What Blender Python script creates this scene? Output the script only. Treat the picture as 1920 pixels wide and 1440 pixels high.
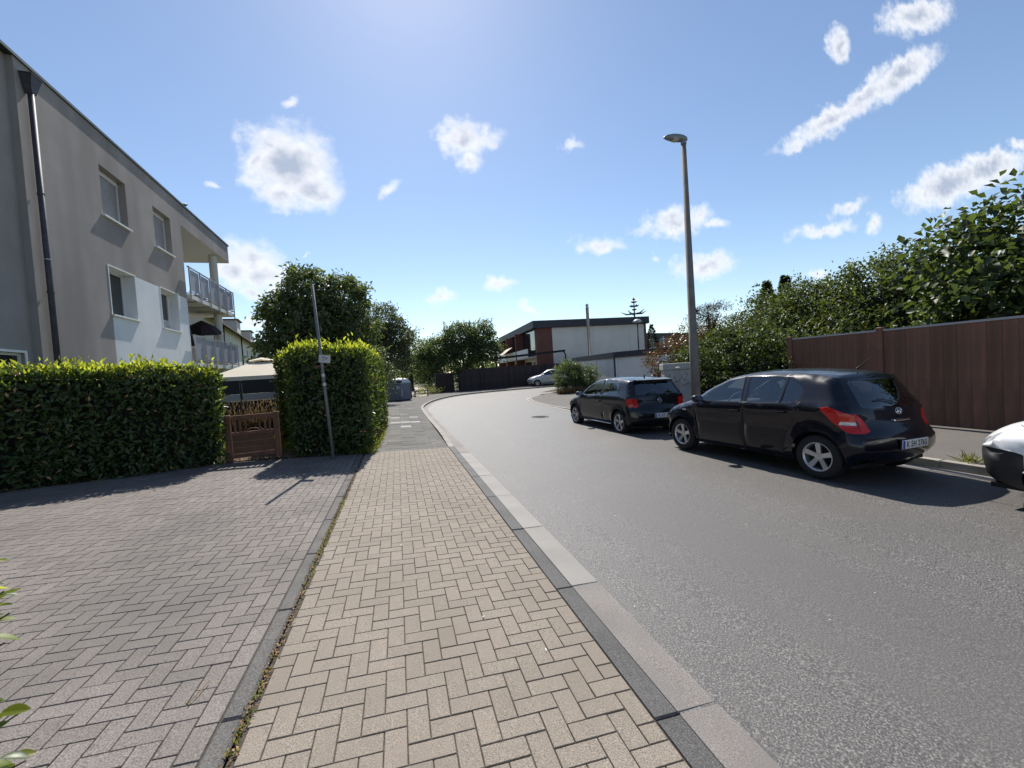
import bpy, bmesh, math, random
import numpy as np
from mathutils import Vector, Matrix, geometry
for o in list(bpy.data.objects): bpy.data.objects.remove(o)
random.seed(7); RNG = np.random.default_rng(11)
S = bpy.context.scene; C = S.collection; rad = math.radians
# ------------------------------------------------------------------ camera
# the pavement near the camera falls towards the road: RG turns its plane into the level world
RG = Matrix(((0.9988036, -6.67e-05, 0.0489012), (-6.67e-05, 0.9999963, 0.0027246), (-0.0489012, -0.0027246, 0.9987999)))
cd = bpy.data.cameras.new('camera'); cam = bpy.data.objects.new('camera', cd); C.objects.link(cam)
_r = Vector((0.961, -0.268, -0.064)); _f = Vector((0.267, 0.963, -0.033)).normalized()
_u = _r.cross(_f).normalized(); _r = _f.cross(_u).normalized()
cam.matrix_world = Matrix(((_r.x, _u.x, -_f.x, .078), (_r.y, _u.y, -_f.y, .004), (_r.z, _u.z, -_f.z, 1.585), (0, 0, 0, 1)))
cd.sensor_width = 36; cd.lens = 772.2/1920*36; cd.clip_start = .05; cd.clip_end = 3000
S.camera = cam
# ------------------------------------------------------------------ sky, sun, exposure
SUN_EL, SUN_AZ = rad(49), rad(4.6)          # azimuth from +Y towards +X
W = bpy.data.worlds.new('World'); S.world = W; W.use_nodes = True
nt = W.node_tree; N = nt.nodes; L = nt.links; N.clear()
def nd(t, **k):
    n = N.new(t)
    for a, b in k.items(): setattr(n, a, b)
    return n
sky = nd('ShaderNodeTexSky', sky_type='NISHITA', sun_disc=False, sun_elevation=SUN_EL, sun_rotation=SUN_AZ)
sky.air_density = 1.0; sky.dust_density = .2; sky.ozone_density = 1.6; sky.altitude = 50
tc = nd('ShaderNodeTexCoord'); sx = nd('ShaderNodeSeparateXYZ'); L.new(tc.outputs['Generated'], sx.inputs[0])
def mth(op, a, b=None, c=None, clamp=False):
    n = nd('ShaderNodeMath', operation=op, use_clamp=clamp)
    for i, v in enumerate((a, b, c)):
        if v is None: continue
        if isinstance(v, (int, float)): n.inputs[i].default_value = v
        else: L.new(v, n.inputs[i])
    return n.outputs[0]
def vth(op, a, b=None):
    n = nd('ShaderNodeVectorMath', operation=op)
    for i, v in enumerate((a, b)):
        if v is None: continue
        if isinstance(v, tuple): n.inputs[i].default_value = v
        else: L.new(v, n.inputs[i])
    return n
yy = mth('MAXIMUM', sx.outputs[1], .02)
cb = nd('ShaderNodeCombineXYZ'); L.new(mth('DIVIDE', sx.outputs[0], yy), cb.inputs[0]); L.new(mth('DIVIDE', sx.outputs[2], yy), cb.inputs[1])
def noise(scale, detail, rough=.55):
    n = nd('ShaderNodeTexNoise'); n.inputs['Scale'].default_value = scale; n.inputs['Detail'].default_value = detail
    n.inputs['Roughness'].default_value = rough; L.new(cb.outputs[0], n.inputs['Vector']); return n
n1 = noise(15, 6, .55); n2 = noise(42, 4, .55)
wv = vth('SCALE', vth('SUBTRACT', n1.outputs['Color'], (.5, .5, .5)).outputs[0]); wv.inputs['Scale'].default_value = .075
wp = vth('ADD', cb.outputs[0], wv.outputs[0])
wm = vth('MULTIPLY', wp.outputs[0], (1, 1, 0))
CL = [(-0.191, 0.476, 0.0976, 0.0922, 4.0), (-0.147, 0.421, 0.0675, 0.0492, 3.0), (-0.234, 0.518, 0.0516, 0.0454, 4.8), (-0.212, 0.404, 0.0629, 0.0345, 2.8), (-0.262, 0.482, 0.0356, 0.0451, 4.2), (0.193, 0.564, 0.063, 0.0537, 4.9), (0.242, 0.573, 0.0624, 0.0251, 16.1), (0.208, 0.517, 0.0371, 0.0219, 4.2), (0.016, 0.432, 0.0319, 0.0149, 36.3), (0.476, 0.58, 0.0407, 0.0198, 22.1), (-0.333, 0.42, 0.0097, 0.0066, 3.2), (-0.18, 0.614, 0.0228, 0.0129, 26.1), (1.528, 0.811, 0.3495, 0.0399, 31.7), (1.385, 0.728, 0.2476, 0.0442, 27.2), (1.704, 0.91, 0.2393, 0.0627, 28.8), (1.228, 0.632, 0.0968, 0.0224, 19.6), (1.79, 1.116, 0.2025, 0.062, 15.7), (1.431, 0.966, 0.0458, 0.0665, -11.2), (1.928, 0.559, 0.2645, 0.0797, 15.3), (2.133, 0.629, 0.271, 0.0659, 12.8), (2.322, 0.736, 0.0707, 0.0239, 4.8), (1.334, 0.383, 0.1571, 0.0267, 9.1), (1.44, 0.454, 0.097, 0.0243, 18.5), (1.556, 0.407, 0.0452, 0.0316, 31.7), (0.789, 0.382, 0.1285, 0.0442, 11.9), (0.863, 0.411, 0.0475, 0.0303, 2.2), (0.926, 0.383, 0.0473, 0.0152, 8.3), (0.882, 0.266, 0.1151, 0.0457, 7.0), (0.545, 0.323, 0.0847, 0.0271, -2.4), (0.706, 0.288, 0.0273, 0.0088, 0.7), (-0.282, 0.279, 0.0748, 0.0343, -8.4), (-0.254, 0.245, 0.0659, 0.0394, -22.6), (-0.314, 0.256, 0.0495, 0.045, 0.3), (-0.278, 0.205, 0.0352, 0.0161, -11.9), (-0.288, 0.137, 0.0404, 0.0228, -1.8), (-0.237, 0.205, 0.0309, 0.0209, -23.1), (0.119, 0.19, 0.0395, 0.0166, -0.7), (0.269, 0.218, 0.0442, 0.0185, 3.5), (0.332, 0.157, 0.0367, 0.0123, -10.7), (0.624, 0.175, 0.0231, 0.0115, 7.9), (-0.178, 0.288, 0.0097, 0.0058, 0.8), (1.304, 0.24, 0.0532, 0.0151, 7.6),
      (-.75, .5, .12, .05, 10), (-1.2, .8, .2, .07, -8), (-.9, .25, .15, .03, 5), (2.9, .9, .3, .1, 20), (3.2, .4, .4, .06, 6), (.6, 2.2, .4, .2, 12), (-1.2, 2.4, .5, .2, 30)]
acc = None
for a, b, ra, rb, ro in CL:
    mp = nd('ShaderNodeMapping', vector_type='TEXTURE'); L.new(wm.outputs[0], mp.inputs[0])
    mp.inputs['Location'].default_value = (a, b, 0); mp.inputs['Rotation'].default_value = (0, 0, rad(ro)); mp.inputs['Scale'].default_value = (ra*1.12, rb*1.15, 1)
    d = vth('LENGTH', mp.outputs[0]).outputs['Value']
    d = mth('MULTIPLY', mth('SUBTRACT', d, 1), min(1, .35+rb*9))    # small wisps stay thin
    acc = d if acc is None else mth('MINIMUM', acc, d)
fld = mth('ADD', mth('MULTIPLY', acc, -1), mth('MULTIPLY_ADD', n2.outputs['Fac'], .42, -.25))
fld = mth('ADD', fld, mth('MULTIPLY_ADD', n1.outputs['Fac'], .7, -.36))
def sstep(x, lo, hi):
    n = nd('ShaderNodeMapRange', interpolation_type='SMOOTHSTEP'); L.new(x, n.inputs['Value'])
    n.inputs['From Min'].default_value = lo; n.inputs['From Max'].default_value = hi; return n.outputs['Result']
alpha = mth('MULTIPLY', sstep(fld, -.08, .5), sstep(sx.outputs[1], .03, .1))
n4 = nd('ShaderNodeTexNoise'); n4.inputs['Scale'].default_value = 15; n4.inputs['Detail'].default_value = 4; n4.inputs['Roughness'].default_value = .6
L.new(vth('ADD', cb.outputs[0], (0, .014, 0)).outputs[0], n4.inputs['Vector'])
emb = mth('MULTIPLY_ADD', mth('SUBTRACT', n4.outputs['Fac'], n1.outputs['Fac']), 2.6, .42, clamp=True)      # side turned from the sun
core = mth('MULTIPLY', sstep(fld, .34, .95), .85)
thick = mth('MULTIPLY', sstep(fld, .12, .5), mth('ADD', core, mth('MULTIPLY', emb, .5)), clamp=True)
cm = nd('ShaderNodeMixRGB'); L.new(thick, cm.inputs[0]); cm.inputs[1].default_value = (7.3, 7.4, 7.6, 1); cm.inputs[2].default_value = (3.3, 3.75, 4.7, 1)
sm = nd('ShaderNodeMixRGB'); L.new(mth('MULTIPLY', alpha, .93), sm.inputs[0]); L.new(sky.outputs[0], sm.inputs[1]); L.new(cm.outputs[0], sm.inputs[2])
bg = nd('ShaderNodeBackground'); bg.inputs['Strength'].default_value = .112; L.new(sm.outputs[0], bg.inputs[0])
wo = nd('ShaderNodeOutputWorld'); L.new(bg.outputs[0], wo.inputs[0])
W.cycles.sampling_method = 'MANUAL'; W.cycles.sample_map_resolution = 512
sd = bpy.data.lights.new('sun', 'SUN'); sd.energy = 5.0; sd.angle = rad(.53); sd.color = (1, .955, .88)
so = bpy.data.objects.new('sun', sd); C.objects.link(so)
sdir = Vector((math.sin(SUN_AZ)*math.cos(SUN_EL), math.cos(SUN_AZ)*math.cos(SUN_EL), math.sin(SUN_EL)))
so.rotation_euler = sdir.to_track_quat('Z', 'Y').to_euler(); so.location = sdir*60
S.view_settings.view_transform = 'Standard'; S.view_settings.look = 'None'; S.view_settings.exposure = .38; S.view_settings.gamma = 1
S.view_settings.use_curve_mapping = False
S.render.engine = 'CYCLES'; S.cycles.max_bounces = 5; S.cycles.diffuse_bounces = 3; S.cycles.glossy_bounces = 3; S.cycles.transparent_max_bounces = 10; S.cycles.use_denoising = True
# ------------------------------------------------------------------ materials
def mk(name, col, rough=.7, col2=None, scale=8, bump=None, spec=.4, metal=0, rnd=0, speck=None, coat=0, contrast=(.35, .65), coords='Object', stain=None, stretch=None):
    m = bpy.data.materials.new(name); m.use_nodes = True
    t = m.node_tree; n = t.nodes; l = t.links; b = n['Principled BSDF']
    b.inputs['Roughness'].default_value = rough; b.inputs['Metallic'].default_value = metal
    b.inputs['Specular IOR Level'].default_value = spec; b.inputs['Coat Weight'].default_value = coat
    b.inputs['Coat Roughness'].default_value = .04
    co = n.new('ShaderNodeTexCoord'); vec = co.outputs['Object']
    if coords == 'Pos': vec = n.new('ShaderNodeNewGeometry').outputs['Position']
    c = None
    def nz(s, det=6):
        x = n.new('ShaderNodeTexNoise'); x.inputs['Scale'].default_value = s; x.inputs['Detail'].default_value = det; l.new(vec, x.inputs['Vector']); return x.outputs['Fac']
    def mixc(f, a, bb, typ='MIX'):
        x = n.new('ShaderNodeMixRGB'); x.blend_type = typ
        for i, v in enumerate((f, a, bb)):
            if isinstance(v, float) or isinstance(v, int): x.inputs[i].default_value = v
            elif isinstance(v, tuple): x.inputs[i].default_value = (*v, 1)
            else: l.new(v, x.inputs[i])
        return x.outputs[0]
    def ramp(f, lo, hi):
        x = n.new('ShaderNodeMapRange'); l.new(f, x.inputs['Value']); x.inputs['From Min'].default_value = lo; x.inputs['From Max'].default_value = hi; return x.outputs[0]
    c = tuple(col)
    if col2: c = mixc(ramp(nz(scale), *contrast), tuple(col), tuple(col2))
    if speck:                       # (scale, colour, amount)
        vo = n.new('ShaderNodeTexNoise'); vo.inputs['Scale'].default_value = speck[0]; vo.inputs['Detail'].default_value = 2; l.new(vec, vo.inputs['Vector'])
        c = mixc(ramp(vo.outputs['Fac'], .5, .72), c, tuple(speck[1])) if speck[2] > 0 else c
        c = mixc(ramp(vo.outputs['Fac'], .48, .3), c, tuple(x*.45 for x in col))
    if stain:
        v0 = vec
        if stretch:
            mp_ = n.new('ShaderNodeMapping'); mp_.inputs['Scale'].default_value = stretch; l.new(vec, mp_.inputs[0]); vec = mp_.outputs[0]
        c = mixc(ramp(nz(stain[0], 5), .42, .68), c, tuple(stain[1])); vec = v0
    if rnd:
        oi = n.new('ShaderNodeObjectInfo'); ge = n.new('ShaderNodeNewGeometry')
        a = n.new('ShaderNodeMath'); a.operation = 'ADD'; l.new(oi.outputs['Random'], a.inputs[0]); l.new(ge.outputs['Random Per Island'], a.inputs[1])
        fr = n.new('ShaderNodeMath'); fr.operation = 'FRACT'; l.new(a.outputs[0], fr.inputs[0])
        mr = n.new('ShaderNodeMapRange'); l.new(fr.outputs[0], mr.inputs['Value']); mr.inputs['To Min'].default_value = 1-rnd; mr.inputs['To Max'].default_value = 1+rnd
        hs = n.new('ShaderNodeHueSaturation'); l.new(mr.outputs[0], hs.inputs['Value'])
        m2 = n.new('ShaderNodeMapRange'); l.new(fr.outputs[0], m2.inputs['Value']); m2.inputs['To Min'].default_value = .5+rnd*.04; m2.inputs['To Max'].default_value = .5-rnd*.04
        l.new(m2.outputs[0], hs.inputs['Hue'])
        if isinstance(c, tuple): hs.inputs['Color'].default_value = (*c, 1)
        else: l.new(c, hs.inputs['Color'])
        c = hs.outputs[0]
    if isinstance(c, tuple): b.inputs['Base Color'].default_value = (*c, 1)
    else: l.new(c, b.inputs['Base Color'])
    if bump:
        bn = n.new('ShaderNodeBump'); bn.inputs['Strength'].default_value = bump[1]; bn.inputs['Distance'].default_value = bump[2] if len(bump) > 2 else .004
        l.new(nz(bump[0], 5), bn.inputs['Height']); l.new(bn.outputs[0], b.inputs['Normal'])
    return m
def leafmat(name, col, trans, mixf=.4, rough=.42, rnd=.35, spec=.5, alt=None, altamt=.3):
    m = bpy.data.materials.new(name); m.use_nodes = True
    t = m.node_tree; n = t.nodes; l = t.links; b = n['Principled BSDF']; out = n['Material Output']
    b.inputs['Roughness'].default_value = rough; b.inputs['Specular IOR Level'].default_value = spec
    ge = n.new('ShaderNodeNewGeometry')
    mr = n.new('ShaderNodeMapRange'); l.new(ge.outputs['Random Per Island'], mr.inputs['Value']); mr.inputs['To Min'].default_value = 1-rnd; mr.inputs['To Max'].default_value = 1+rnd
    def hv(c):
        h = n.new('ShaderNodeHueSaturation'); h.inputs['Color'].default_value = (*c, 1); l.new(mr.outputs[0], h.inputs['Value']); return h.outputs[0]
    def alted(c):
        if not alt: return hv(c)
        wn = n.new('ShaderNodeMath'); wn.operation = 'MULTIPLY'; l.new(ge.outputs['Random Per Island'], wn.inputs[0]); wn.inputs[1].default_value = 37.7
        fr = n.new('ShaderNodeMath'); fr.operation = 'FRACT'; l.new(wn.outputs[0], fr.inputs[0])
        lt = n.new('ShaderNodeMath'); lt.operation = 'LESS_THAN'; l.new(fr.outputs[0], lt.inputs[0]); lt.inputs[1].default_value = altamt
        x = n.new('ShaderNodeMixRGB'); l.new(lt.outputs[0], x.inputs[0]); l.new(hv(c), x.inputs[1]); l.new(hv(alt), x.inputs[2]); return x.outputs[0]
    l.new(alted(col), b.inputs['Base Color'])
    tr = n.new('ShaderNodeBsdfTranslucent'); l.new(alted(trans), tr.inputs['Color'])
    mx = n.new('ShaderNodeMixShader'); mx.inputs[0].default_value = mixf; l.new(b.outputs[0], mx.inputs[1]); l.new(tr.outputs[0], mx.inputs[2]); l.new(mx.outputs[0], out.inputs[0])
    return m
def glassmat(name, tint, refl=.06, rough=.02):
    m = bpy.data.materials.new(name); m.use_nodes = True
    t = m.node_tree; n = t.nodes; l = t.links; n.remove(n['Principled BSDF']); out = n['Material Output']
    tr = n.new('ShaderNodeBsdfTransparent'); tr.inputs[0].default_value = (*tint, 1)
    gl = n.new('ShaderNodeBsdfGlossy'); gl.inputs['Roughness'].default_value = rough; gl.inputs[0].default_value = (.95, .97, 1, 1)
    fr = n.new('ShaderNodeFresnel'); fr.inputs[0].default_value = 1.5
    a = n.new('ShaderNodeMath'); a.operation = 'ADD'; a.use_clamp = True; l.new(fr.outputs[0], a.inputs[0]); a.inputs[1].default_value = refl
    mx = n.new('ShaderNodeMixShader'); l.new(a.outputs[0], mx.inputs[0]); l.new(tr.outputs[0], mx.inputs[1]); l.new(gl.outputs[0], mx.inputs[2]); l.new(mx.outputs[0], out.inputs[0])
    return m
M = {}
M['asphalt'] = mk('asphalt', (.078, .073, .069), .58, (.094, .087, .081), .9, (150, .45, .005), .45, speck=(105, (.3, .278, .256), 1), stain=(.55, (.108, .1, .092)), stretch=(1, .13, 1), coords='Pos')
M['paver'] = mk('beige paver', (.242, .203, .163), .8, (.22, .184, .148), 14, (330, .35, .002), .3, rnd=.07, speck=(200, (.365, .312, .253), 1), stain=(1.1, (.208, .174, .139)), coords='Pos')
M['paver_grey'] = mk('grey paver', (.197, .171, .153), .8, (.172, .149, .134), 5, (260, .5, .003), .3, rnd=.09, speck=(150, (.29, .262, .238), 1), stain=(.7, (.125, .113, .105)), coords='Pos')
M['joint'] = mk('sandy joint', (.085, .072, .058), .95, (.05, .042, .034), 30)
M['slab'] = mk('old concrete slab', (.155, .146, .134), .85, (.118, .112, .104), 4, (120, .5, .004), .25, rnd=.16, speck=(150, (.23, .215, .195), 1), stain=(.9, (.105, .1, .093)), coords='Pos')
M['slab_new'] = mk('pale new slab', (.33, .315, .285), .8, (.28, .265, .24), 6, rnd=.08)
M['kerb_dark'] = mk('dark kerb stone', (.085, .08, .078), .75, (.055, .052, .05), 3, (200, .5, .003), .4, speck=(160, (.15, .145, .14), 1))
M['edging'] = mk('weathered edging concrete', (.135, .126, .117), .85, (.095, .089, .083), 5, (200, .6, .004), .3, speck=(150, (.2, .188, .175), 1), coords='Pos')
M['gutter'] = mk('pinkish gutter concrete', (.215, .192, .175), .75, (.18, .16, .147), 2.5, (150, .4, .003), .35, rnd=.05, speck=(160, (.32, .29, .265), 1), stain=(1.3, (.16, .143, .131)), coords='Pos')
M['gutter_pale'] = mk('pale gutter concrete', (.25, .233, .212), .7, (.215, .198, .18), 3, (150, .3, .003), .4, rnd=.05)
M['kerb'] = mk('grey kerb concrete', (.34, .31, .27), .8, (.25, .23, .2), 3, (120, .4, .004), .3, rnd=.1)
M['soil'] = mk('dry soil', (.12, .092, .066), .95, (.075, .058, .043), 5, (60, .8, .02), .2)
M['lawn'] = mk('lawn', (.10, .13, .035), .9, (.14, .15, .05), 2.5, (90, .8, .02), .2)
M['path'] = mk('pale sandy path', (.52, .46, .37), .9, (.43, .38, .3), 1.5, (50, .4, .01), .2)
M['footway'] = mk('worn footway asphalt', (.115, .102, .09), .85, (.11, .1, .09), 1.6, (200, .5, .004), .3, speck=(150, (.24, .22, .2), 1), stain=(.8, (.15, .136, .118)))
M['terrain'] = mk('rough ground', (.13, .12, .06), .95, (.09, .095, .04), .3)
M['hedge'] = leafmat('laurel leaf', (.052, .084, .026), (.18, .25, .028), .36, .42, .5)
M['hedge_sunlit'] = leafmat('sunlit young laurel leaf', (.11, .16, .018), (.54, .6, .05), .52, .5, .4)  # brighter copy for young top leaves, sunlight put into the colour
M['twig'] = mk('dark hedge core', (.008, .010, .005), .95, (.005, .006, .003), 20)  # near-black fill: the shade inside the hedge put into its colour
M['bark'] = mk('bark', (.085, .066, .05), .95, (.05, .04, .032), 9, (30, .9, .02))
M['chestnut'] = leafmat('chestnut leaf', (.085, .112, .05), (.17, .22, .05), .36, .5, .4)
M['maple'] = leafmat('dull green leaf', (.095, .115, .062), (.17, .2, .065), .34, .5, .4)
M['cherry'] = leafmat('cherry leaf', (.078, .11, .048), (.18, .24, .05), .36, .5, .4)
M['bush'] = leafmat('grey green leaf', (.07, .105, .04), (.17, .22, .05), .35, .4, .4)
M['ivy'] = leafmat('ivy leaf', (.034, .054, .018), (.11, .15, .02), .34, .5, .45)
M['shrub'] = leafmat('evergreen shrub leaf', (.052, .076, .026), (.15, .19, .03), .34, .5, .45)
M['fig'] = leafmat('large fig leaf', (.044, .068, .024), (.13, .18, .028), .32, .5, .4)
M['photinia'] = leafmat('photinia leaf', (.06, .06, .02), (.15, .14, .02), .32, .32, .4, alt=(.16, .032, .018), altamt=.45)
M['conifer'] = leafmat('conifer needles', (.018, .034, .017), (.03, .05, .015), .15, .5, .4)
M['drygrass'] = leafmat('dry grass', (.20, .14, .085), (.26, .18, .09), .35, .7, .4, .2)
M['weed'] = leafmat('yellowing weed', (.13, .16, .03), (.35, .36, .06), .45, .5, .4)
M['litter'] = leafmat('dead leaf litter', (.30, .19, .10), (.2, .1, .04), .2, .7, .5, .2)
M['render_brown'] = mk('grey brown render', (.33, .297, .28), .9, (.285, .257, .243), 1.2, (160, .5, .004), .2, stain=(.9, (.235, .21, .199)), stretch=(1, 1, .22))
M['render_white'] = mk('pale blue white render', (.68, .70, .72), .9, (.62, .64, .66), 1.5, (140, .4, .004), .2)
M['render_grey'] = mk('grey render', (.30, .29, .295), .9, (.27, .262, .265), 1.5, (160, .4, .004), .2)
M['ceiling'] = mk('painted soffit', (.62, .6, .56), .9)
M['copper'] = mk('roof edge metal', (.09, .115, .115), .5, (.06, .075, .08), 4, metal=.4)
M['zinc'] = mk('dark zinc pipe', (.07, .068, .085), .6, (.05, .048, .064), 12, metal=.2)
M['steel'] = mk('brushed steel', (.5, .5, .51), .35, metal=.9, col2=(.42, .42, .44), scale=5)
M['rail'] = mk('galvanised rail', (.46, .46, .48), .45, metal=.6)
M['railpanel'] = mk('grey balcony panel', (.34, .34, .38), .5, (.3, .3, .34), 3)
M['white'] = mk('white paint', (.78, .78, .76), .55, (.7, .7, .68), 6)
M['frame'] = mk('window frame', (.62, .62, .62), .5)
M['shutter'] = mk('grey roller shutter', (.30, .29, .30), .6, (.26, .25, .26), 3)
M['pane'] = mk('window glass', (.02, .024, .028), .06, spec=.8)
M['curtain'] = mk('net curtain', (.42, .46, .46), .9)
M['black'] = mk('black trim', (.012, .012, .013), .6, spec=.25)
M['wood'] = mk('brown stained wood', (.15, .066, .035), .7, (.095, .042, .024), 6, (40, .5, .004), rnd=.15)
M['fence'] = mk('red brown fence board', (.2, .099, .066), .8, (.145, .072, .05), 4, (30, .5, .004), rnd=.16, stain=(1.5, (.11, .06, .043)), stretch=(6, 6, .5))
M['fence_dark'] = mk('dark brown fence board', (.055, .038, .036), .85, (.038, .028, .027), 2, rnd=.2)
M['anthracite'] = mk('anthracite screen', (.018, .018, .024), .6, (.024, .024, .03), 8)
M['screen_light'] = mk('grey screen strip', (.42, .41, .42), .6, (.36, .35, .36), 30)
M['canvas'] = mk('beige canvas', (.62, .555, .44), .85, (.56, .5, .4), 2)
M['pole'] = mk('weathered steel post', (.2, .2, .205), .6, (.15, .15, .153), 10, metal=.1)
M['concrete'] = mk('concrete mast', (.21, .185, .165), .85, (.16, .142, .128), 5, (90, .4, .003))
M['lamp'] = mk('lamp housing', (.21, .23, .24), .4, metal=.3)
M['lens'] = mk('lamp lens', (.45, .45, .42), .2)
M['cabinet'] = mk('grey cabinet', (.40, .40, .40), .6, (.35, .35, .35), 4, stain=(3, (.3, .29, .28)))
M['graffiti'] = mk('dark scrawl', (.05, .055, .06), .6)
M['bin'] = mk('grey plastic container', (.17, .18, .215), .55, (.14, .15, .18), 4)
M['bin_lid'] = mk('pale container lid', (.44, .46, .48), .45)
M['sticker'] = mk('faded sticker', (.42, .40, .42), .7, (.3, .3, .33), 14)
M['brick'] = mk('red brick', (.19, .075, .06), .85, (.14, .058, .048), 3, rnd=.15)
M['fascia'] = mk('anthracite fascia', (.035, .038, .048), .6)
M['beige'] = mk('beige panel', (.67, .635, .58), .85, (.61, .58, .53), 1)
M['garage'] = mk('grey garage render', (.68, .68, .66), .9, (.6, .6, .585), 1.2)
M['rooftile'] = mk('brown roof tile', (.12, .085, .07), .8, (.09, .065, .055), 3)
M['offwhite'] = mk('off white render', (.56, .55, .5), .9, (.5, .49, .45), .8)
M['parasol'] = mk('dark parasol cloth', (.022, .014, .018), .8)
M['iron'] = mk('cast iron', (.07, .066, .063), .6, (.045, .043, .04), 30, metal=.3)
M['paint_black'] = mk('black car paint', (.003, .0038, .010), .35, coat=.7, spec=.15)
M['paint_black2'] = mk('blue black car paint', (.004, .005, .009), .35, coat=.75, spec=.15)
M['paint_white'] = mk('white car paint', (.86, .86, .85), .4, coat=.6)
M['paint_silver'] = mk('silver car paint', (.48, .49, .5), .3, metal=.5, coat=1)
M['plastic'] = mk('black bumper plastic', (.018, .018, .02), .55, (.023, .023, .025), 30)
M['rubber'] = mk('tyre rubber', (.014, .014, .015), .8)
M['alloy'] = mk('alloy wheel', (.55, .55, .56), .32, metal=.75)
M['alloy_dark'] = mk('dark alloy', (.09, .09, .1), .4, metal=.6)
M['carglass'] = glassmat('car glass', (.62, .68, .68), .07)
M['red'] = mk('red lamp lens', (.5, .012, .01), .2, coat=.35, spec=.3)
M['clearlens'] = mk('clear lamp lens', (.62, .64, .66), .25, (.35, .36, .38), 9, coat=1)
M['chrome'] = mk('chrome', (.8, .8, .82), .12, metal=1)
M['plate'] = mk('number plate', (.72, .72, .70), .5)
M['plate_blue'] = mk('plate blue band', (.02, .05, .35), .5)
M['interior'] = mk('car interior', (.06, .06, .062), .8)
M['interior_light'] = mk('pale car interior', (.2, .2, .2), .8)
# ------------------------------------------------------------------ helpers
class MB:
    def __init__(s): s.v = []; s.f = []
    def add(s, v, f):
        o = len(s.v); s.v += [tuple(p) for p in v]; s.f += [tuple(i+o for i in q) for q in f]; return s
    def box(s, x0, x1, y0, y1, z0, z1):
        return s.add([(x0, y0, z0), (x1, y0, z0), (x1, y1, z0), (x0, y1, z0), (x0, y0, z1), (x1, y0, z1), (x1, y1, z1), (x0, y1, z1)],
                     [(3, 2, 1, 0), (4, 5, 6, 7), (0, 1, 5, 4), (1, 2, 6, 5), (2, 3, 7, 6), (3, 0, 4, 7)])
    def cbox(s, x0, x1, y0, y1, z0, z1, c=.01):      # box with chamfered top
        return s.add([(x0, y0, z0), (x1, y0, z0), (x1, y1, z0), (x0, y1, z0), (x0, y0, z1-c), (x1, y0, z1-c), (x1, y1, z1-c), (x0, y1, z1-c),
                      (x0+c, y0+c, z1), (x1-c, y0+c, z1), (x1-c, y1-c, z1), (x0+c, y1-c, z1)],
                     [(0, 1, 5, 4), (1, 2, 6, 5), (2, 3, 7, 6), (3, 0, 4, 7), (4, 5, 9, 8), (5, 6, 10, 9), (6, 7, 11, 10), (7, 4, 8, 11), (8, 9, 10, 11)])
    def bar(s, p, q, w, h=None, up=(0, 0, 1)):
        p, q = Vector(p), Vector(q); h = h or w; d = (q-p).normalized(); u = Vector(up)
        a = d.cross(u)
        if a.length < 1e-4: a = d.cross(Vector((1, 0, 0)))
        a.normalize(); b = a.cross(d).normalized(); v = []
        for e in (p, q):
            for i, j in ((-1, -1), (1, -1), (1, 1), (-1, 1)): v.append(e+a*(i*w/2)+b*(j*h/2))
        return s.add(v, [(3, 2, 1, 0), (4, 5, 6, 7), (0, 1, 5, 4), (1, 2, 6, 5), (2, 3, 7, 6), (3, 0, 4, 7)])
    def tube(s, pts, rads, n=8, cap=True):
        pts = [Vector(p) for p in pts]; rads = rads if hasattr(rads, '__len__') else [rads]*len(pts); v = []; f = []
        ref = None
        for i, p in enumerate(pts):
            d = (pts[min(i+1, len(pts)-1)]-pts[max(i-1, 0)]).normalized()
            if ref is None:
                ref = d.cross(Vector((0, 0, 1)));
                if ref.length < .01: ref = Vector((1, 0, 0))
            a = (ref-d*ref.dot(d)).normalized(); ref = a; b = d.cross(a)
            for k in range(n):
                t = 2*math.pi*k/n; v.append(p+(a*math.cos(t)+b*math.sin(t))*rads[i])
        for i in range(len(pts)-1):
            for k in range(n): f.append((i*n+k, i*n+(k+1) % n, (i+1)*n+(k+1) % n, (i+1)*n+k))
        if cap: f.append(tuple(range(n))[::-1]); f.append(tuple(range((len(pts)-1)*n, len(pts)*n)))
        return s.add(v, f)
    def lathe(s, prof, n=24, axis='z', at=(0, 0, 0)):
        v = []; f = []; m = len(prof)
        for k in range(n):
            t = 2*math.pi*k/n
            for r, h in prof:
                a, b = r*math.cos(t), r*math.sin(t)
                p = (a, b, h) if axis == 'z' else ((h, a, b) if axis == 'x' else (a, h, b))
                v.append((p[0]+at[0], p[1]+at[1], p[2]+at[2]))
        for k in range(n):
            for i in range(m-1): f.append((k*m+i, ((k+1) % n)*m+i, ((k+1) % n)*m+i+1, k*m+i+1))
        return s.add(v, f)
    def prism(s, poly, z0, z1):
        n = len(poly); v = [(x, y, z0) for x, y in poly]+[(x, y, z1) for x, y in poly]
        return s.add(v, [tuple(range(n))[::-1], tuple(range(n, 2*n))]+[(i, (i+1) % n, n+(i+1) % n, n+i) for i in range(n)])
    def mesh(s, name, mat, smooth=False):
        me = bpy.data.meshes.new(name); me.from_pydata(s.v, [], s.f); me.update()
        if mat: me.materials.append(M[mat])
        if smooth: me.polygons.foreach_set('use_smooth', [True]*len(me.polygons))
        return me
    def build(s, name, mat, parent=None, smooth=False, bevel=0, auto=None):
        return link(name, s.mesh(name, mat, smooth), parent, bevel, auto)
def link(name, me, parent=None, bevel=0, auto=None):
    o = bpy.data.objects.new(name, me); C.objects.link(o)
    if parent: o.parent = parent
    if bevel:
        b = o.modifiers.new('bevel', 'BEVEL'); b.width = bevel; b.segments = 2; b.limit_method = 'ANGLE'
    return o
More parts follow.
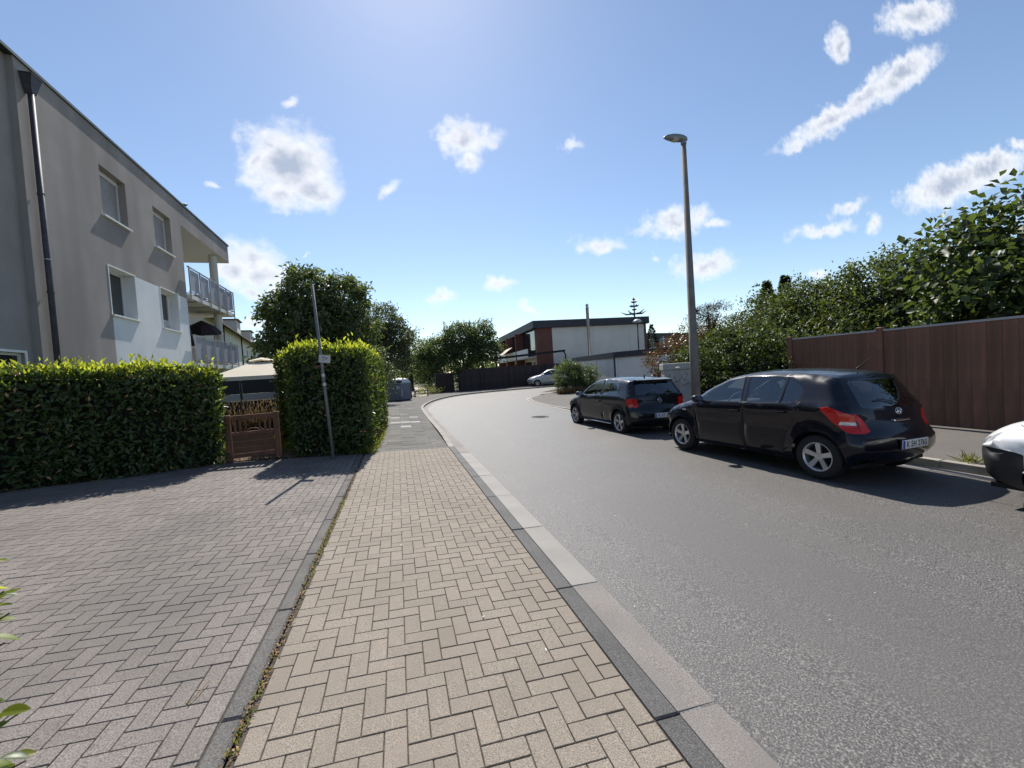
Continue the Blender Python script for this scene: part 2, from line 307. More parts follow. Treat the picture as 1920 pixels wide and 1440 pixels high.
def shade_auto(o, ang=35):
    me = o.data; bm = bmesh.new(); bm.from_mesh(me)
    for e in bm.edges:
        if len(e.link_faces) == 2 and e.calc_face_angle(0) > rad(ang): e.smooth = False
    for f in bm.faces: f.smooth = True
    bm.to_mesh(me); bm.free()
def tag(o, label, cat, group=None, kind=None):
    if label: o['label'] = label
    if cat: o['category'] = cat
    if group: o['group'] = group
    if kind: o['kind'] = kind
    return o
def thing(name, label, cat, loc=(0, 0, 0), rz=0, group=None):
    o = bpy.data.objects.new(name, None); C.objects.link(o); o.location = loc; o.rotation_euler = (0, 0, rz); o.empty_display_size = .2
    return tag(o, label, cat, group)
def struct(o): o['kind'] = 'structure'; return o
def fast_mesh(name, V, F, mat, smooth=False):      # numpy verts (n,3), faces (m,k)
    me = bpy.data.meshes.new(name); V = np.asarray(V, np.float32); F = np.asarray(F, np.int32); k = F.shape[1]
    me.vertices.add(len(V)); me.vertices.foreach_set('co', V.ravel())
    me.loops.add(F.size); me.loops.foreach_set('vertex_index', F.ravel())
    me.polygons.add(len(F)); me.polygons.foreach_set('loop_start', np.arange(0, F.size, k, dtype=np.int32)); me.polygons.foreach_set('loop_total', np.full(len(F), k, np.int32))
    if smooth: me.polygons.foreach_set('use_smooth', np.ones(len(F), bool))
    me.update(); me.validate(); me.materials.append(M[mat]); return me
def leaf_mesh(name, P, D, Nn, ln, wd, mat, fold=.25):   # points, leaf axis, leaf normal, length, width arrays
    n = len(P); D = D/np.maximum(np.linalg.norm(D, axis=1, keepdims=True), 1e-6)
    Sd = np.cross(D, Nn); Sd /= np.maximum(np.linalg.norm(Sd, axis=1, keepdims=True), 1e-6); Nn = np.cross(Sd, D)
    ln = np.broadcast_to(np.asarray(ln, float), (n,))[:, None]; wd = np.broadcast_to(np.asarray(wd, float), (n,))[:, None]
    V = np.empty((n, 4, 3)); V[:, 0] = P; mid = P+D*ln*.48
    V[:, 1] = mid-Sd*wd*.5+Nn*wd*fold; V[:, 2] = P+D*ln-Nn*ln*.10; V[:, 3] = mid+Sd*wd*.5+Nn*wd*fold
    b = np.arange(n)[:, None]*4
    F = np.concatenate([b+np.array([[0, 1, 2]]), b+np.array([[0, 2, 3]])], 1).reshape(-1, 3)
    return fast_mesh(name, V.reshape(-1, 3), F, mat)
def rdir(n): v = RNG.normal(size=(n, 3)); return v/np.linalg.norm(v, axis=1, keepdims=True)
# ground heights (level world): pavement falls to the road, the far end of the street is level
def gz(x, y):
    c = .392 if x < -8 else (-.04896*x if x < 1.5 else (-.0734-(x-1.5)*.0201 if x < 6.3 else -.17-min(x-6.3, 1.7)*.0176))
    c -= .0027*min(y, 13)
    s = min(1, max(0, (y-13)/23)); s = s*s*(3-2*s)
    return c*(1-s)-.05*s
def sz(x, y):      # footway on the right, one kerb above the road, rising to the fence
    return gz(7.4, y)+.115+max(0, min(x-7.4, 2.6))*.025
def inpoly(x, y, poly):
    r = False; n = len(poly); j = n-1
    for i in range(n):
        xi, yi = poly[i]; xj, yj = poly[j]
        if (yi > y) != (yj > y) and x < (xj-xi)*(y-yi)/(yj-yi)+xi: r = not r
        j = i
    return r
def sheet(name, outline, step, zf, mat, parent=None):   # ground sheet following zf, cut to an outline
    pts = [Vector(p) for p in outline]; ed = [(i, (i+1) % len(pts)) for i in range(len(pts))]
    xs = [p[0] for p in outline]; ys = [p[1] for p in outline]
    x = math.floor(min(xs)/step)*step
    while x < max(xs):
        y = math.floor(min(ys)/step)*step
        while y < max(ys):
            if inpoly(x, y, outline): pts.append(Vector((x+.001, y+.0013)))
            y += step
        x += step
    vs, _, fs, *_ = geometry.delaunay_2d_cdt(pts, ed, [], 1, 1e-5)
    m = MB(); m.add([(v.x, v.y, zf(v.x, v.y)) for v in vs], [tuple(f) for f in fs if len(f) >= 3])
    me = m.mesh(name, mat, True); bm = bmesh.new(); bm.from_mesh(me); bmesh.ops.recalc_face_normals(bm, faces=bm.faces)
    if sum(f.normal.z for f in bm.faces) < 0: bmesh.ops.reverse_faces(bm, faces=bm.faces)
    bm.to_mesh(me); bm.free()
    return link(name, me, parent)
# ------------------------------------------------------------------ ground
CI = cam.matrix_world.inverted()
def pix(P):       # where a world point falls (only used to skip stones nobody can see)
    q = CI @ Vector(P); d = -q.z
    return (960+772.2*q.x/d, 720-772.2*q.y/d, d) if d > .05 else (-9e9, 0, d)
def seen(P, mg=420):
    a, b, d = pix(P); return d > .05 and -mg < a < 1920+mg and b < 1440+mg
def hline(x):      # garden side of the driveway
    return 9.35 if x > -2.4 else (9.35+(x+2.4)*.16 if x > -3.2 else 9.22+(x+3.2)*.51)
# wide sheet of rough ground out to the horizon
gx = [-900, -300, -120, -60, -30, -15, -8, -5, -2, 1.5, 4, 6.3, 7.4, 7.6, 10.2, 14, 20, 30, 60, 120, 300, 900]; gy = [-60, -20, -5, 0, 5, 9, 13, 16, 19, 22, 25, 28, 32, 36, 45, 60, 100, 200, 500, 1500]
m = MB(); m.add([(x, y, gz(x, y)-.09) for y in gy for x in gx],
                [(j*len(gx)+i, j*len(gx)+i+1, (j+1)*len(gx)+i+1, (j+1)*len(gx)+i) for j in range(len(gy)-1) for i in range(len(gx)-1)])
struct(m.build('ground', 'terrain', smooth=True))
LK = [(1.24, -3), (1.24, 9.5), (1.2, 16), (1.22, 20), (1.38, 22.5), (2.05, 25.9), (3.1, 28.8), (4.5, 30.9), (6.5, 32.1), (8.7, 32.7), (14, 33.2), (40, 34)]
RK = [(7.5, -3), (7.4, 4), (7.12, 10), (6.9, 15), (6.88, 18.5), (7.1, 21.5), (7.75, 23.8), (9.2, 25), (12, 25.7), (40, 26.6)]
def smoothline(pts, step):
    P = [Vector(p) for p in pts]; out = []
    for i in range(len(P)-1):
        a, b, c, d = P[max(i-1, 0)], P[i], P[i+1], P[min(i+2, len(P)-1)]; n = max(1, int((c-b).length/step))
        for k in range(n):
            t = k/n; out.append(.5*((2*b)+(c-a)*t+(2*a-5*b+4*c-d)*t*t+(3*b-a-3*c+d)*t**3))
    return out+[P[-1]]
LS = smoothline(LK, .98); RS = smoothline(RK, .98)
def off(line, d):
    out = []
    for i, p in enumerate(line):
        t = (line[min(i+1, len(line)-1)]-line[max(i-1, 0)]).normalized(); out.append(p+Vector((t.y, -t.x))*d)
    return out
road = struct(sheet('road', [tuple(p) for p in LS]+[tuple(p) for p in RS][::-1], .9, lambda x, y: gz(x, y), 'asphalt'))
# road patch by the kerb, manhole
mh = thing('manhole_cover', 'round iron manhole cover set flush in the road ahead of the parked cars', 'manhole cover', (5.0, 14.2, gz(5, 14.2)+.004), .3)
mh.rotation_euler = (.0, .02, 0)
MB().lathe([(.0, .002), (.29, .002), (.29, .006), (.33, .006), (.335, -.01)], 32).build('lid', 'iron', mh, True)
for k in range(-2, 3): MB().box(-.2+abs(k)*.03, .2-abs(k)*.03, k*.1-.018, k*.1+.018, .003, .009).build('rib', 'iron', mh)
struct(sheet('garden_soil', [(10.1, -4), (10.3, 12), (14.8, 17.5), (21, 19.4), (60, 30), (60, -4)], 3, lambda x, y: sz(10, y)-.01, 'soil'))
# --- herringbone paving
def herring(u0, u1, v0, v1):      # unit rectangles (u across, v towards the camera)
    for k in range(-int(v1)-4, int(-v0)+6):
        for mm in range(-60, 60):
            a, b = 4*mm+k, -k
            if a > u1+2 or a < u0-2: continue
            yield (a, b, a+1, b+2); yield (a-2, b, a, b+1)
def paving(rootname, mat, x0, y0, xl, xr, ylo, yhi, keep, extra=(), z=0., nparts=300, partname='paver'):
    root = bpy.data.objects.new(rootname, None); C.objects.link(root); root.matrix_world = RG.to_4x4(); struct(root)
    rects = []
    for a, b, c, d in herring((xl-x0)*10, (xr-x0)*10, (y0-yhi)*10, (y0-ylo)*10):
        r = [x0+a*.1, x0+c*.1, y0-d*.1, y0-b*.1]
        r[0] = max(r[0], xl); r[1] = min(r[1], xr); r[2] = max(r[2], ylo); r[3] = min(r[3], yhi)
        if r[1]-r[0] < .018 or r[3]-r[2] < .018: continue
        cx, cy = (r[0]+r[1])/2, (r[2]+r[3])/2
        if keep(cx, cy) and seen(RG @ Vector((cx, cy, 0))): rects.append(r)
    rects += [r for r in extra if seen(RG @ Vector(((r[0]+r[1])/2, (r[2]+r[3])/2, 0)))]
    rects.sort(key=lambda r: pix(RG @ Vector(((r[0]+r[1])/2, (r[2]+r[3])/2, 0)))[2]/math.sqrt((r[1]-r[0])*(r[3]-r[2])))
    cache = {}; far = MB(); g = .0027
    for i, r in enumerate(rects):
        w, h = r[1]-r[0]-2*g, r[3]-r[2]-2*g; dz = random.gauss(0, .0009)
        if i < nparts:
            key = (round(w, 3), round(h, 3))
            if key not in cache: cache[key] = MB().cbox(-w/2, w/2, -h/2, h/2, -.03, 0, .0022).mesh(partname, mat)
            o = link(partname, cache[key], root); o.location = ((r[0]+r[1])/2, (r[2]+r[3])/2, z+dz)
            o.rotation_euler = (random.gauss(0, .003), random.gauss(0, .003), random.gauss(0, .004))
        else: far.cbox(r[0]+g, r[1]-g, r[2]+g, r[3]-g, z-.03, z+dz, .0022)
    if far.v: far.build(partname+'_field', mat, root)['kind'] = 'stuff'
    return root
sw = paving('sidewalk', 'paver', -.089, 2.323, -.70, 1.105, .5, 9.42, lambda x, y: True)
MB().add([(-.72, .3, -.008), (1.12, .3, -.008), (1.12, 9.42, -.008), (-.72, 9.42, -.008)], [(0, 1, 2, 3)]).build('sand_joint', 'joint', sw)
stret = [[-.935, -.835, .6+k*.2, .8+k*.2] for k in range(44)]
dw = paving('driveway', 'paver_grey', -.135, 2.36, -7.6, -.937, .4, 9.3, lambda x, y: y < hline(x)+.12, extra=stret)
MB().add([(-7.7, .2, -.007), (-.73, .2, -.007), (-.73, 9.5, -.007), (-7.7, 9.5, -.007)], [(0, 1, 2, 3)]).build('sand_joint', 'joint', dw)
for k in range(10):
    MB().cbox(-.832, -.735, .3+k*.95, .3+k*.95+.945, -.06, .004+random.gauss(0, .001), .012).build('edging_stone', 'edging', dw)
# --- old slab footway beyond, with a few pale replacement slabs
sl = bpy.data.objects.new('slab_footway', None); C.objects.link(sl); struct(sl)
struct(sheet('footway_bed', [(-.66, 9.42), (1.115, 9.42), (1.08, 16), (1.1, 20), (1.26, 22.6), (1.93, 26), (3.0, 28.95), (4.42, 31.05), (6.45, 32.25), (8.7, 32.85), (14, 33.35), (40, 34.2), (40, 35.9), (5.2, 35.8), (2.6, 37.2), (1.3, 33), (-1.2, 30.5), (-.9, 24)], .7, lambda x, y: gz(x, y)-.012+(.0 if y < 12 else min(.09, (y-12)*.03)), 'slab'))
cache = {}
def fz(y): return 0 if y < 12 else min(.09, (y-12)*.03)
for j in range(48):
    for i in range(5):
        x, y = -.62+i*.345, 9.43+j*.345
        if y > 25: continue
        new = (i, j) in ((1, 15), (2, 15), (3, 15), (1, 20), (3, 20), (0, 21), (2, 12))
        key = new
        if key not in cache: cache[key] = MB().cbox(.004, .341, .004, .341, -.05, 0, .004).mesh('slab', 'slab_new' if new else 'slab')
        if x+.34 > 1.1: continue
        o = link('slab', cache[key], sl); o.location = (x, y, gz(x+.17, y+.17)+fz(y)+random.gauss(0, .002)); o.rotation_euler = (-.0027+(.03 if 12 < y < 15 else 0)+random.gauss(0, .004), .049+random.gauss(0, .004), random.gauss(0, .004))
# --- kerbs and gutters (one stone per metre)
def stones(rootname, line, d0, d1, zbase, ztop, mats, part, chamfer=.012, pick=None, maxy=60):
    root = bpy.data.objects.new(rootname, None); C.objects.link(root); struct(root)
    a, b = off(line, d0), off(line, d1)
    for i in range(len(line)-1):
        if line[i].y > maxy or line[i].x > 26: break
        p, q, r, s = a[i], a[i+1], b[i+1], b[i]; g = .0035; t = (q-p).normalized()*g; t2 = (r-s).normalized()*g
        c = [p+t, q-t, r-t2, s+t2]; cen = sum(c, Vector((0, 0)))/4; mm = MB(); zt = random.gauss(0, .0012)
        top = [(v+(cen-v).normalized()*chamfer) for v in c]
        V = [(v.x, v.y, zbase(v.x, v.y)) for v in c]+[(v.x, v.y, ztop(v.x, v.y)+zt-chamfer) for v in c]+[(v.x, v.y, ztop(v.x, v.y)+zt) for v in top]
        F = [(j, (j+1) % 4, 4+(j+1) % 4, 4+j) for j in range(4)]+[(4+j, 4+(j+1) % 4, 8+(j+1) % 4, 8+j) for j in range(4)]+[(8, 9, 10, 11)]
        if (c[1]-c[0]).cross(c[3]-c[0]) < 0: F = [f[::-1] for f in F]
        mm.add(V, F); o = mm.build(part, pick(i, cen) if pick else mats, root)
        o.location = cen.to_3d(); o.data.transform(Matrix.Translation(-cen.to_3d()))
    return root
stones('kerb', LS, -.132, -.012, lambda x, y: gz(x, y)-.1, lambda x, y: gz(x, y)+(.004 if y < 9.5 else min(.1, .004+(y-9.5)*.05)), 'kerb', 'kerb_stone', .008, lambda i, c: 'kerb_dark' if c.y < 9.6 else 'kerb')
stones('gutter', LS, -.01, .205, lambda x, y: gz(x, y)-.1, lambda x, y: gz(x, y)+.006, 'gutter', 'gutter_slab', .005, lambda i, c: 'gutter' if c.y < 3.45 or c.y > 8.7 else 'gutter_pale')
stones('kerb', RS, .0, .13, lambda x, y: gz(x, y)-.1, lambda x, y: sz(7.4, y)-(0 if y < 14 else min(.085, (y-14)*.03)), 'kerb', 'kerb_stone', .012)
stones('gutter', RS, -.2, -.01, lambda x, y: gz(x, y)-.1, lambda x, y: gz(x, y)+.007, 'gutter_pale', 'gutter_slab', .005)
R2 = off(RS, .132)
struct(sheet('footway', [tuple(p) for p in R2]+[(40, 45), (27, 45), (14.2, 33), (13, 23), (14.8, 17.6), (10.3, 12), (10.15, -3)], .9, lambda x, y: sz(x, y)-.006-(0 if y < 14 else min(.085, (y-14)*.03)), 'footway'))
# far side of the bend: path behind the container, soil under the dark fence, lawn behind the hedges
struct(sheet('path', [(.9, 31.0), (2.2, 33.3), (3.2, 38), (3.4, 60), (1.2, 60), (.9, 40), (.4, 33)], 2, lambda x, y: -.025+.06, 'path'))
struct(sheet('lawn', [(-9, 7.2), (-6, 8.2), (-3.3, 9.6), (-2.3, 9.75), (-.75, 9.75), (-.72, 24), (-1.3, 30), (-1.5, 60), (-22, 60), (-22, 9)], 2, lambda x, y: gz(x, y)+.01, 'lawn'))
struct(sheet('planting_bed', [(-9, 6.45), (-5.7, 8.0), (-3.2, 9.25), (-2.4, 9.42), (-.68, 9.42), (-.68, 10.2), (-2.4, 10.1), (-3.4, 10.0), (-6, 9.2), (-9, 8)], .6, lambda x, y: gz(x, y)+.016, 'soil'))
struct(sheet('verge', [(.0, 33.6), (5.2, 35.75), (40, 36.0), (40, 44), (3.4, 44), (2.6, 37)], 2, lambda x, y: .02, 'soil'))
struct(sheet('verge', [(9.0, 25.4), (11.5, 24.0), (13.2, 23.3), (13.6, 26.5), (10.5, 26.9)], .8, lambda x, y: sz(x, y)+.0, 'soil'))
# ------------------------------------------------------------------ apartment building on the left
def wallface(parent, name, mat, y0, y1, z0, z1, holes=(), depth=.16, x=0, revmat=None):
    ys = sorted({y0, y1, *[h[0] for h in holes], *[h[1] for h in holes]}); zs = sorted({z0, z1, *[h[2] for h in holes], *[h[3] for h in holes]})
    ys = [v for v in ys if y0 <= v <= y1]; zs = [v for v in zs if z0 <= v <= z1]; m = MB()
    for i in range(len(ys)-1):
        for j in range(len(zs)-1):
            cy, cz = (ys[i]+ys[i+1])/2, (zs[j]+zs[j+1])/2
            if any(h[0] < cy < h[1] and h[2] < cz < h[3] for h in holes): continue
            m.add([(x, ys[i], zs[j]), (x, ys[i+1], zs[j]), (x, ys[i+1], zs[j+1]), (x, ys[i], zs[j+1])], [(0, 1, 2, 3)])
    o = m.build(name, mat, parent)
    for a, b, c, d in holes:
        r = MB(); p = x-depth
        r.add([(x, a, c), (x, b, c), (x, b, d), (x, a, d), (p, a, c), (p, b, c), (p, b, d), (p, a, d)], [(0, 1, 5, 4), (1, 2, 6, 5), (2, 3, 7, 6), (3, 0, 4, 7)])
        r.build('reveal', revmat or mat, o)
    return o
def window(parent, y0, y1, z0, z1, x, kind, sill=.05):
    w = MB(); fw = .055
    for a, b, c, d in ((y0, y1, z0, z0+fw), (y0, y1, z1-fw, z1), (y0, y0+fw, z0+fw, z1-fw), (y1-fw, y1, z0+fw, z1-fw)): w.box(x-.03, x+.03, a, b, c, d)
    o = w.build('window', 'frame', parent)
    if kind == 'shutter':
        s = MB(); n = int((z1-z0-2*fw)/.055)
        for k in range(n):
            z = z0+fw+k*.055; s.add([(x+.0, y0+fw, z), (x, y1-fw, z), (x+.012, y1-fw, z+.0275), (x+.012, y0+fw, z+.0275), (x, y0+fw, z+.055), (x, y1-fw, z+.055)], [(0, 1, 2, 3), (3, 2, 5, 4)])
        s.build('shutter', 'shutter', o)
        MB().box(x+.001, x+.045, y0, y1, z1-.13, z1-.06).build('shutter_box', 'frame', o)
    else:
        MB().box(x-.012, x-.002, y0+fw, y1-fw, z0+fw, z1-fw).build('pane', 'pane', o)
        if kind == 'curtain': MB().box(x+.0, x+.004, y0+fw, y0+fw+(y1-y0)*.22, z0+fw, z1-fw).build('curtain', 'curtain', o)
        if kind == 'half': MB().box(x+.0, x+.004, y0+fw, y1-fw, z0+fw, z0+(z1-z0)*.3).build('curtain', 'curtain', o)
    if sill: MB().box(x, .075, y0-.06, y1+.06, z0-.04, z0+.004).build('sill', 'white', o)
    return o
ab = thing('apartment_building', 'grey brown rendered apartment building with a white painted corner, balconies and flat roof', 'building', (-7.4, 11.26, 0), rad(2.6))
H2 = [(3.05, 4.32, 6.69, 8.1), (5.96, 7.23, 6.69, 8.1)]; H1 = [(3.05, 4.39, 3.89, 5.27), (5.98, 7.31, 3.85, 5.27)]
wallface(ab, 'wall', 'render_brown', .3, 8.15, 5.27, 9.06, H2, .22)
wallface(ab, 'wall', 'render_brown', .3, 3.05, .2, 5.27, [])
wallface(ab, 'wall', 'render_white', 3.05, 8.15, .2, 5.27, H1, .34, revmat='render_white')
wallface(ab, 'wall', 'render_brown', -9, .3, .2, 9.06, [(-1.6, .02, 1.1, 2.62)], .1, -.13)  # stretch set back so the main wall's corner throws shade onto it
MB().add([(0, .3, .2), (-.13, .3, .2), (-.13, .3, 9.06), (0, .3, 9.06)], [(3, 2, 1, 0)]).build('wall_return', 'render_grey', ab)
for h in H2: window(ab, *h, -.22, 'shutter')
window(ab, *H1[0], -.34, 'curtain'); window(ab, *H1[1], -.34, 'half')
for y0, y1, z0, z1 in H1:      # pale raised surround
    s = MB(); s.box(.0, .012, y0-.035, y0, z0, z1+.035).box(.0, .012, y0, y1+.03, z1, z1+.035); s.build('window_surround', 'white', ab)
w = window(ab, -1.6, .02, 1.1, 2.62, -.22, 'plain', 0); s = MB(); s.box(-.13, -.11, -1.65, .07, 2.62, 2.67).box(-.13, -.11, .02, .07, 1.0, 2.62); s.build('window_surround', 'white', ab)
# end of the block: loggias with balconies
MB().box(-10, 0, 8.15, 13.8, 8.18, 9.06).build('parapet', 'render_brown', ab)
MB().add([(.0, 8.16, 8.17), (0, 13.79, 8.17), (-9.9, 13.79, 8.17), (-9.9, 8.16, 8.17)], [(0, 1, 2, 3)]).build('soffit', 'ceiling', ab)
MB().add([(0, 8.15, .2), (-2.2, 8.15, .2), (-2.2, 8.15, 8.17), (0, 8.15, 8.17)], [(0, 1, 2, 3)]).build('loggia_side', 'render_brown', ab)
bk = MB(); bk.box(-2.4, -2.2, 8.1, 12.0, .2, 8.17); bk.build('back_wall', 'render_grey', ab)
MB().box(-10, -2.2, 11.8, 12.0, .2, 8.17).build('end_wall', 'render_brown', ab)
for z in (5.42, 2.67):
    d = MB(); d.box(-2.19, -2.12, 9.3, 9.4, z, z+2.3).box(-2.19, -2.12, 11.4, 11.55, z, z+2.3).box(-2.19, -2.12, 9.3, 11.55, z+2.3, z+2.42); q = d.build('balcony_door', 'black', ab)
    MB().box(-2.185, -2.16, 9.4, 11.4, z+.05, z+2.3).build('pane', 'railpanel', q)
MB().add([(-10, -9, 9.06), (.0, -9, 9.06), (0, 13.8, 9.06), (-10, 13.8, 9.06)], [(0, 1, 2, 3)]).build('roof', 'fascia', ab)
MB().box(-.1, .045, -9, 13.85, 9.062, 9.13).build('roof_edge', 'copper', ab)
for zf in (5.3, 2.55):
    sl_ = MB().box(-2.19, .12, 8.16, 13.55, zf, zf+.16).build('balcony_floor', 'ceiling', ab)
    for k in range(3): MB().box(-.9, .1, 8.9+k*1.35, 8.98+k*1.35, zf-.06, zf-.001).build('bracket', 'rail', sl_)
    rl = MB(); rl.bar((.1, 8.16, zf+1.27), (.1, 13.55, zf+1.27), .05, .05).bar((.1, 8.16, zf+.28), (.1, 13.55, zf+.28), .04, .04).bar((.1, 13.55, zf+1.27), (-2.1, 13.55, zf+1.27), .05, .05).bar((.1, 13.55, zf+.28), (-2.1, 13.55, zf+.28), .04, .04)
    ro = rl.build('balcony_railing', 'rail', ab)
    for k in range(6): MB().bar((.13, 8.2+k*1.065, zf-.1), (.13, 8.2+k*1.065, zf+1.29), .045, .045).build('post', 'rail', ro)
    for k in range(5): MB().box(.085, .095, 8.24+k*1.065, 9.24+k*1.065, zf+.34, zf+1.2).build('panel', 'railpanel', ro)
    for k in range(2): MB().box(-1.0-k*1.05, -.02-k*1.05, 13.545, 13.555, zf+.34, zf+1.2).build('panel', 'railpanel', ro)
    MB().bar((-2.1, 13.55, zf), (-2.1, 13.55, zf+1.29), .045).build('post', 'rail', ro)
for z0, z1 in ((5.47, 8.16), (2.72, 5.29), (.0, 2.54)): MB().lathe([(.17, z0), (.17, z1)], 20, at=(-.28, 12.35, 0)).build('column', 'offwhite', ab, True)
# downpipe with hopper head
dp = MB(); dp.tube([(.09, .58, 8.45), (.09, .58, .2)], .055, 14); dpo = dp.build('downpipe', 'zinc', ab, True)
hp = MB(); hp.add([(.0, .47, 8.58), (.0, .69, 8.58), (.17, .69, 8.58), (.17, .47, 8.58), (.0, .42, 8.8), (.0, .74, 8.8), (.22, .74, 8.8), (.22, .42, 8.8), (.03, .52, 8.42), (.03, .64, 8.42), (.15, .64, 8.42), (.15, .52, 8.42)],
                [(4, 5, 6, 7)[::-1], (0, 4, 7, 3), (3, 7, 6, 2), (2, 6, 5, 1), (1, 5, 4, 0), (8, 0, 3, 11), (11, 3, 2, 10), (10, 2, 1, 9), (9, 1, 0, 8), (8, 9, 10, 11)]); hp.build('hopper', 'zinc', dpo)
MB().box(-.0, .235, .405, .755, 8.801, 8.815).build('hopper_lid', 'copper', dpo)
for z in (6.2, 4.0): MB().lathe([(.057, z), (.066, z), (.066, z+.035), (.057, z+.035)], 14, at=(.09, .58, 0)).build('pipe_bracket', 'zinc', dpo)
MB().lathe([(.0565, 4.75), (.06, 4.75), (.06, 4.77), (.0565, 4.77)], 14, at=(.09, .58, 0)).build('pipe_joint', 'rail', dpo)
# bird on the roof edge
bd = thing('bird', 'small dark bird perched on the roof edge of the apartment building', 'bird', (-7.86, 20.0, 9.13), 1.2)
bm_ = MB(); sec = [(-.2, .09, .012), (-.12, .1, .03), (0, .1, .062), (.1, .12, .055), (.16, .16, .04), (.2, .175, .022), (.25, .17, .004)]
bm_.tube([(x, 0, z) for x, z, r in sec], [r for x, z, r in sec], 10); bm_.add([(-.2, -.03, .09), (-.2, .03, .09), (-.42, .04, .075), (-.42, -.04, .075)], [(0, 1, 2, 3)]); bm_.tube([(0, .02, .06), (.0, .02, 0)], .006, 5); bm_.tube([(0, -.02, .06), (.0, -.02, 0)], .006, 5)
bm_.build('body', 'black', bd, True)
# ------------------------------------------------------------------ row building far behind on the left
rb = thing('row_house', 'long off white row house with tiled roof beyond the balconies', 'building', (-12.8, 34, -.05), math.atan2(.182, 1))
wl = [(3.0+k*3.6+e, 3.85+k*3.6+e, z, z+1.35) for k in range(11) for e in (0,) for z in (1.0, 4.6)]
wallface(rb, 'wall', 'offwhite', 0, 42, 0, 7.05, wl, .12)
for y0, y1, z0, z1 in wl:
    fo = MB().box(-.14, -.10, y0, y1, z0, z1).build('window', 'frame', rb); MB().box(-.099, -.09, y0+.07, y1-.07, z0+.07, z1-.07).build('pane', 'pane', fo)
for k in range(4): MB().tube([(.07, 7+k*10, 0), (.07, 7+k*10, 7)], .06, 8).build('downpipe', 'zinc', rb, True)
MB().add([(0, 42, 0), (-10, 42, 0), (-10, 42, 7), (-5, 42, 10), (0, 42, 7)], [(0, 1, 2, 3, 4)]).build('gable', 'offwhite', rb)
MB().add([(0, 0, 0), (-10, 0, 0), (-10, 0, 7), (-5, 0, 10), (0, 0, 7)], [(4, 3, 2, 1, 0)]).build('gable', 'offwhite', rb)
rf = MB().add([(.55, -.4, 6.95), (.55, 42.4, 6.95), (-5, 42.4, 10.3), (-5, -.4, 10.3), (-10.5, 42.4, 6.95), (-10.5, -.4, 6.95), (.55, -.4, 6.8), (.55, 42.4, 6.8)], [(0, 1, 2, 3), (3, 2, 4, 5), (6, 7, 1, 0)]).build('roof', 'rooftile', rb)
for k in range(3): MB().box(-2.6, -.5, 8+k*11, 10.6+k*11, 7.8, 9.2).build('dormer', 'offwhite', rf); MB().box(-3, -.3, 7.8+k*11, 10.8+k*11, 9.21, 9.33).build('dormer_roof', 'rooftile', rf)
MB().box(-5.4, -4.6, 20, 21, 9.8, 11.3).build('chimney', 'brick', rf)
# parasols on the lower balcony
def parasol(name, label, loc, r, ztop, zrim, openp, tilt=0):
    t = thing(name, label, 'parasol', loc, .3); MB().tube([(0, 0, 0), (0, 0, ztop)], .022, 8).build('pole', 'rail', t, True)
    n = 8; m = MB(); V = [(0, 0, ztop)]+[(r*math.cos(k*math.pi/4), r*math.sin(k*math.pi/4), zrim-(.06 if openp else 0)) for k in range(n)]+[(r*.55*math.cos(k*math.pi/4), r*.55*math.sin(k*math.pi/4), (ztop*.58+zrim*.42)) for k in range(n)]
    m.add(V, [(0, 9+k, 9+(k+1) % n) for k in range(n)]+[(9+k, 1+k, 1+(k+1) % n, 9+(k+1) % n) for k in range(n)]); m.build('canopy', 'parasol', t); t.rotation_euler[0] = tilt
    MB().lathe([(0, .06), (.22, .05), (.25, 0)], 16).build('base', 'iron', t); return t
fr = Matrix.Translation((-7.4, 11.26, 0)) @ Matrix.Rotation(rad(2.6), 4, 'Z')
parasol('parasol', 'closed dark parasol standing on the lower balcony', fr @ Vector((-.75, 10.1, 2.72)), .2, 1.95, .85, False)
parasol('parasol', 'opened dark parasol tilted on the lower balcony beside the column', fr @ Vector((-.8, 11.9, 2.72)), .85, 2.2, 1.6, True, .18)
# far crane
cr = thing('construction_crane', 'faint distant crane jib above the roofs beside the chestnut tree', 'crane', (-62, 171, -.05))
MB().box(-.8, .8, -.8, .8, 0, 20).build('mast', 'rail', cr)
jb = MB(); jb.bar((-12, 0, 18), (26, 0, 17.6), .18).bar((-12, 1, 18), (26, 1, 17.6), .18).bar((-8, .5, 19.3), (26, .5, 18.6), .18)
for k in range(18): jb.bar((-10+k*2, 0, 18), (-9+k*2, .5, 19.2), .1).bar((-9+k*2, .5, 19.2), (-8+k*2, 0, 17.9), .1)
jb.build('jib', 'rail', cr)
